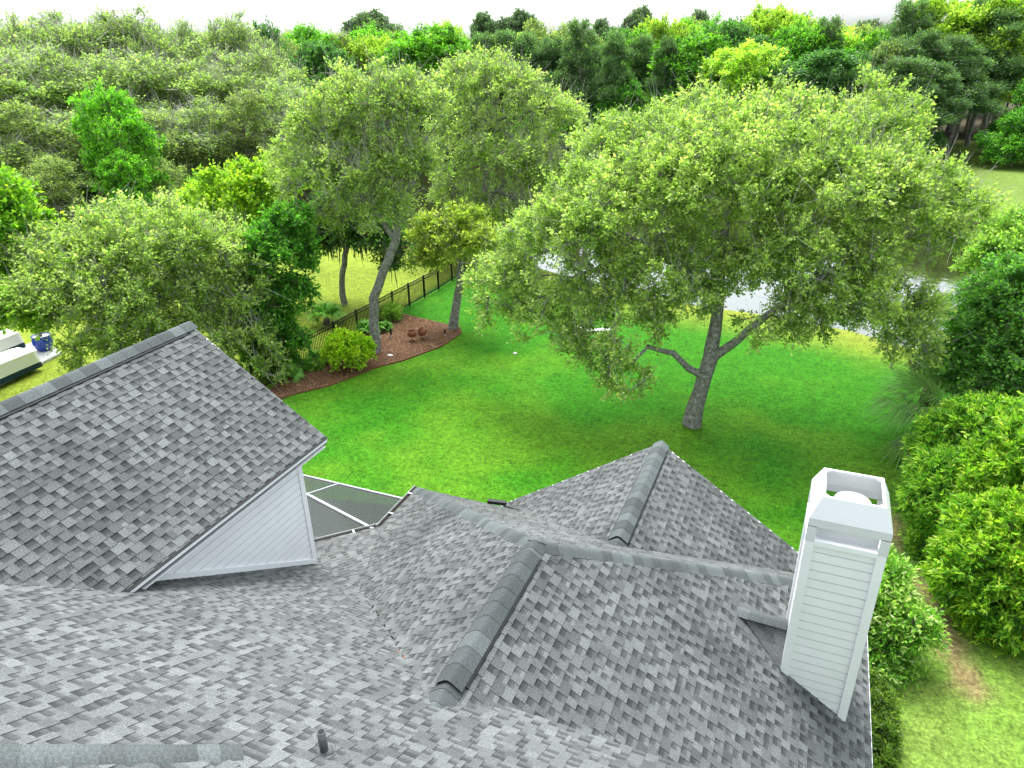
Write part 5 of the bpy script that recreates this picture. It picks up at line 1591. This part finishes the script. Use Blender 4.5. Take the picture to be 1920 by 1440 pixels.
# leaning pine stems at the edge of the far lawn
for i, (bx_, by_, tx_, ty_, lab) in enumerate(((1812, 262, 1850, 60, 'leftmost'), (1833, 262, 1880, 60, 'second'), (1845, 258, 1893, 70, 'third'), (1858, 256, 1905, 80, 'fourth'), (1872, 252, 1915, 90, 'rightmost'))):
    b0 = G(bx_, by_); t0 = AT(tx_, ty_, b0[1] + 1)
    rng = R_(700 + i)
    lums = [(t0 + np.array([rng.uniform(-1.5, 1.5), rng.uniform(-1.5, 1.5), z_]), np.array([2.0, 2.0, 1.2])) for z_ in (-1.5, 0.2, 1.6)]
    tm, cm, nd, tp = tree_meshes(b0, [[b0, b0 + (t0 - b0) * .5 + np.array([.2, 0, 0]), t0]], [[.17, .14, .07]], lums, 60, [(0.055, 0.115, 0.04), (0.095, 0.18, 0.06), (0.15, 0.26, 0.09), (0.23, 0.35, 0.13)], rng, twigs=6, per=9, tl=.8, leaf=.42, aspect=.3, spread=.2, twig_r=.015, tip=.03, step=1.0)
    plant_tree('pine_tree', '%s of the five slender leaning pines at the far lawn edge, top right' % lab, 'tree', b0, tm, cm, 'bark_pine', 'leaf_far', 'leaning pines at the far lawn edge')

# ------------------------------------------------------------------ lawn blades
rng = R_(900)
def blades(n, x0_, x1_, y0_, y1_, hmin, hmax, wd, keep):
    x = rng.uniform(x0_, x1_, n); y = rng.uniform(y0_, y1_, n)
    k = keep(x, y); x, y = x[k], y[k]; n = len(x)
    c = zone_col(x, y)
    # thinner where the soil shows
    bare_ = (c[:, 0] > c[:, 1] * 1.05)
    k = ~bare_ | (rng.uniform(0, 1, n) < 0.25)
    x, y, c = x[k], y[k], c[k]; n = len(x)
    a = rng.uniform(0, 6.28, n); h = rng.uniform(hmin, hmax, n); ln_ = rng.uniform(0.3, 1.3, n) * h
    la = rng.uniform(0, 6.28, n)
    s_ = np.stack([np.cos(a), np.sin(a), 0 * a], -1) * (wd * rng.uniform(.7, 1.3, n))[:, None]
    p = np.stack([x, y, 0 * x - 0.005], -1)
    t = p + np.stack([np.cos(la) * ln_, np.sin(la) * ln_, h], -1)
    v = np.stack([p - s_, p + s_, t], 1).reshape(-1, 3)
    cc_ = c * rng.uniform(0.6, 1.5, n)[:, None] * (0.7 + 0.65 * noise2(x, y, 0.22, 33, 2))[:, None] * np.array([1.08, 1.0, 1.0])
    return v, np.repeat(cc_, 3, 0)
HB = [(-18.5, -7), (2.0, -7), (2.0, 13.6), (-7.4, 13.6), (-7.4, 12.4), (-18.5, 12.4), (-18.5, 8), (-18.5, -7)]
def keep_lawn(x, y):
    q_ = PROJ(np.stack([x, y, 0 * x], -1))
    vis = (q_[:, 0] > -60) & (q_[:, 0] < 1980) & (q_[:, 1] < 1500)
    return vis & (poly_sd(x, y, HB) > 0) & (poly_sd(x, y, MULCH) > 0.02) & (poly_sd(x, y, POND) > 0.3)
v1, c1 = blades(280000, -19.6, 9, 9, 26, 0.03, 0.065, 0.018, keep_lawn)
v2, c2 = blades(100000, -19.6, 8, 26, 42, 0.03, 0.065, 0.028, keep_lawn)
v3, c3 = blades(60000, -36, -19.8, 14, 46, 0.05, 0.09, 0.032, keep_lawn)
vv = np.concatenate([v1, v2, v3]); cc_ = np.concatenate([c1, c2, c3])
o = obj('lawn_grass', mesh_np('lawn_grass', vv, np.arange(len(vv)).reshape(-1, 3), cc_), 'grass_blade')
tag(o, 'mown green lawn grass around the house and trees', 'grass', kind='stuff')
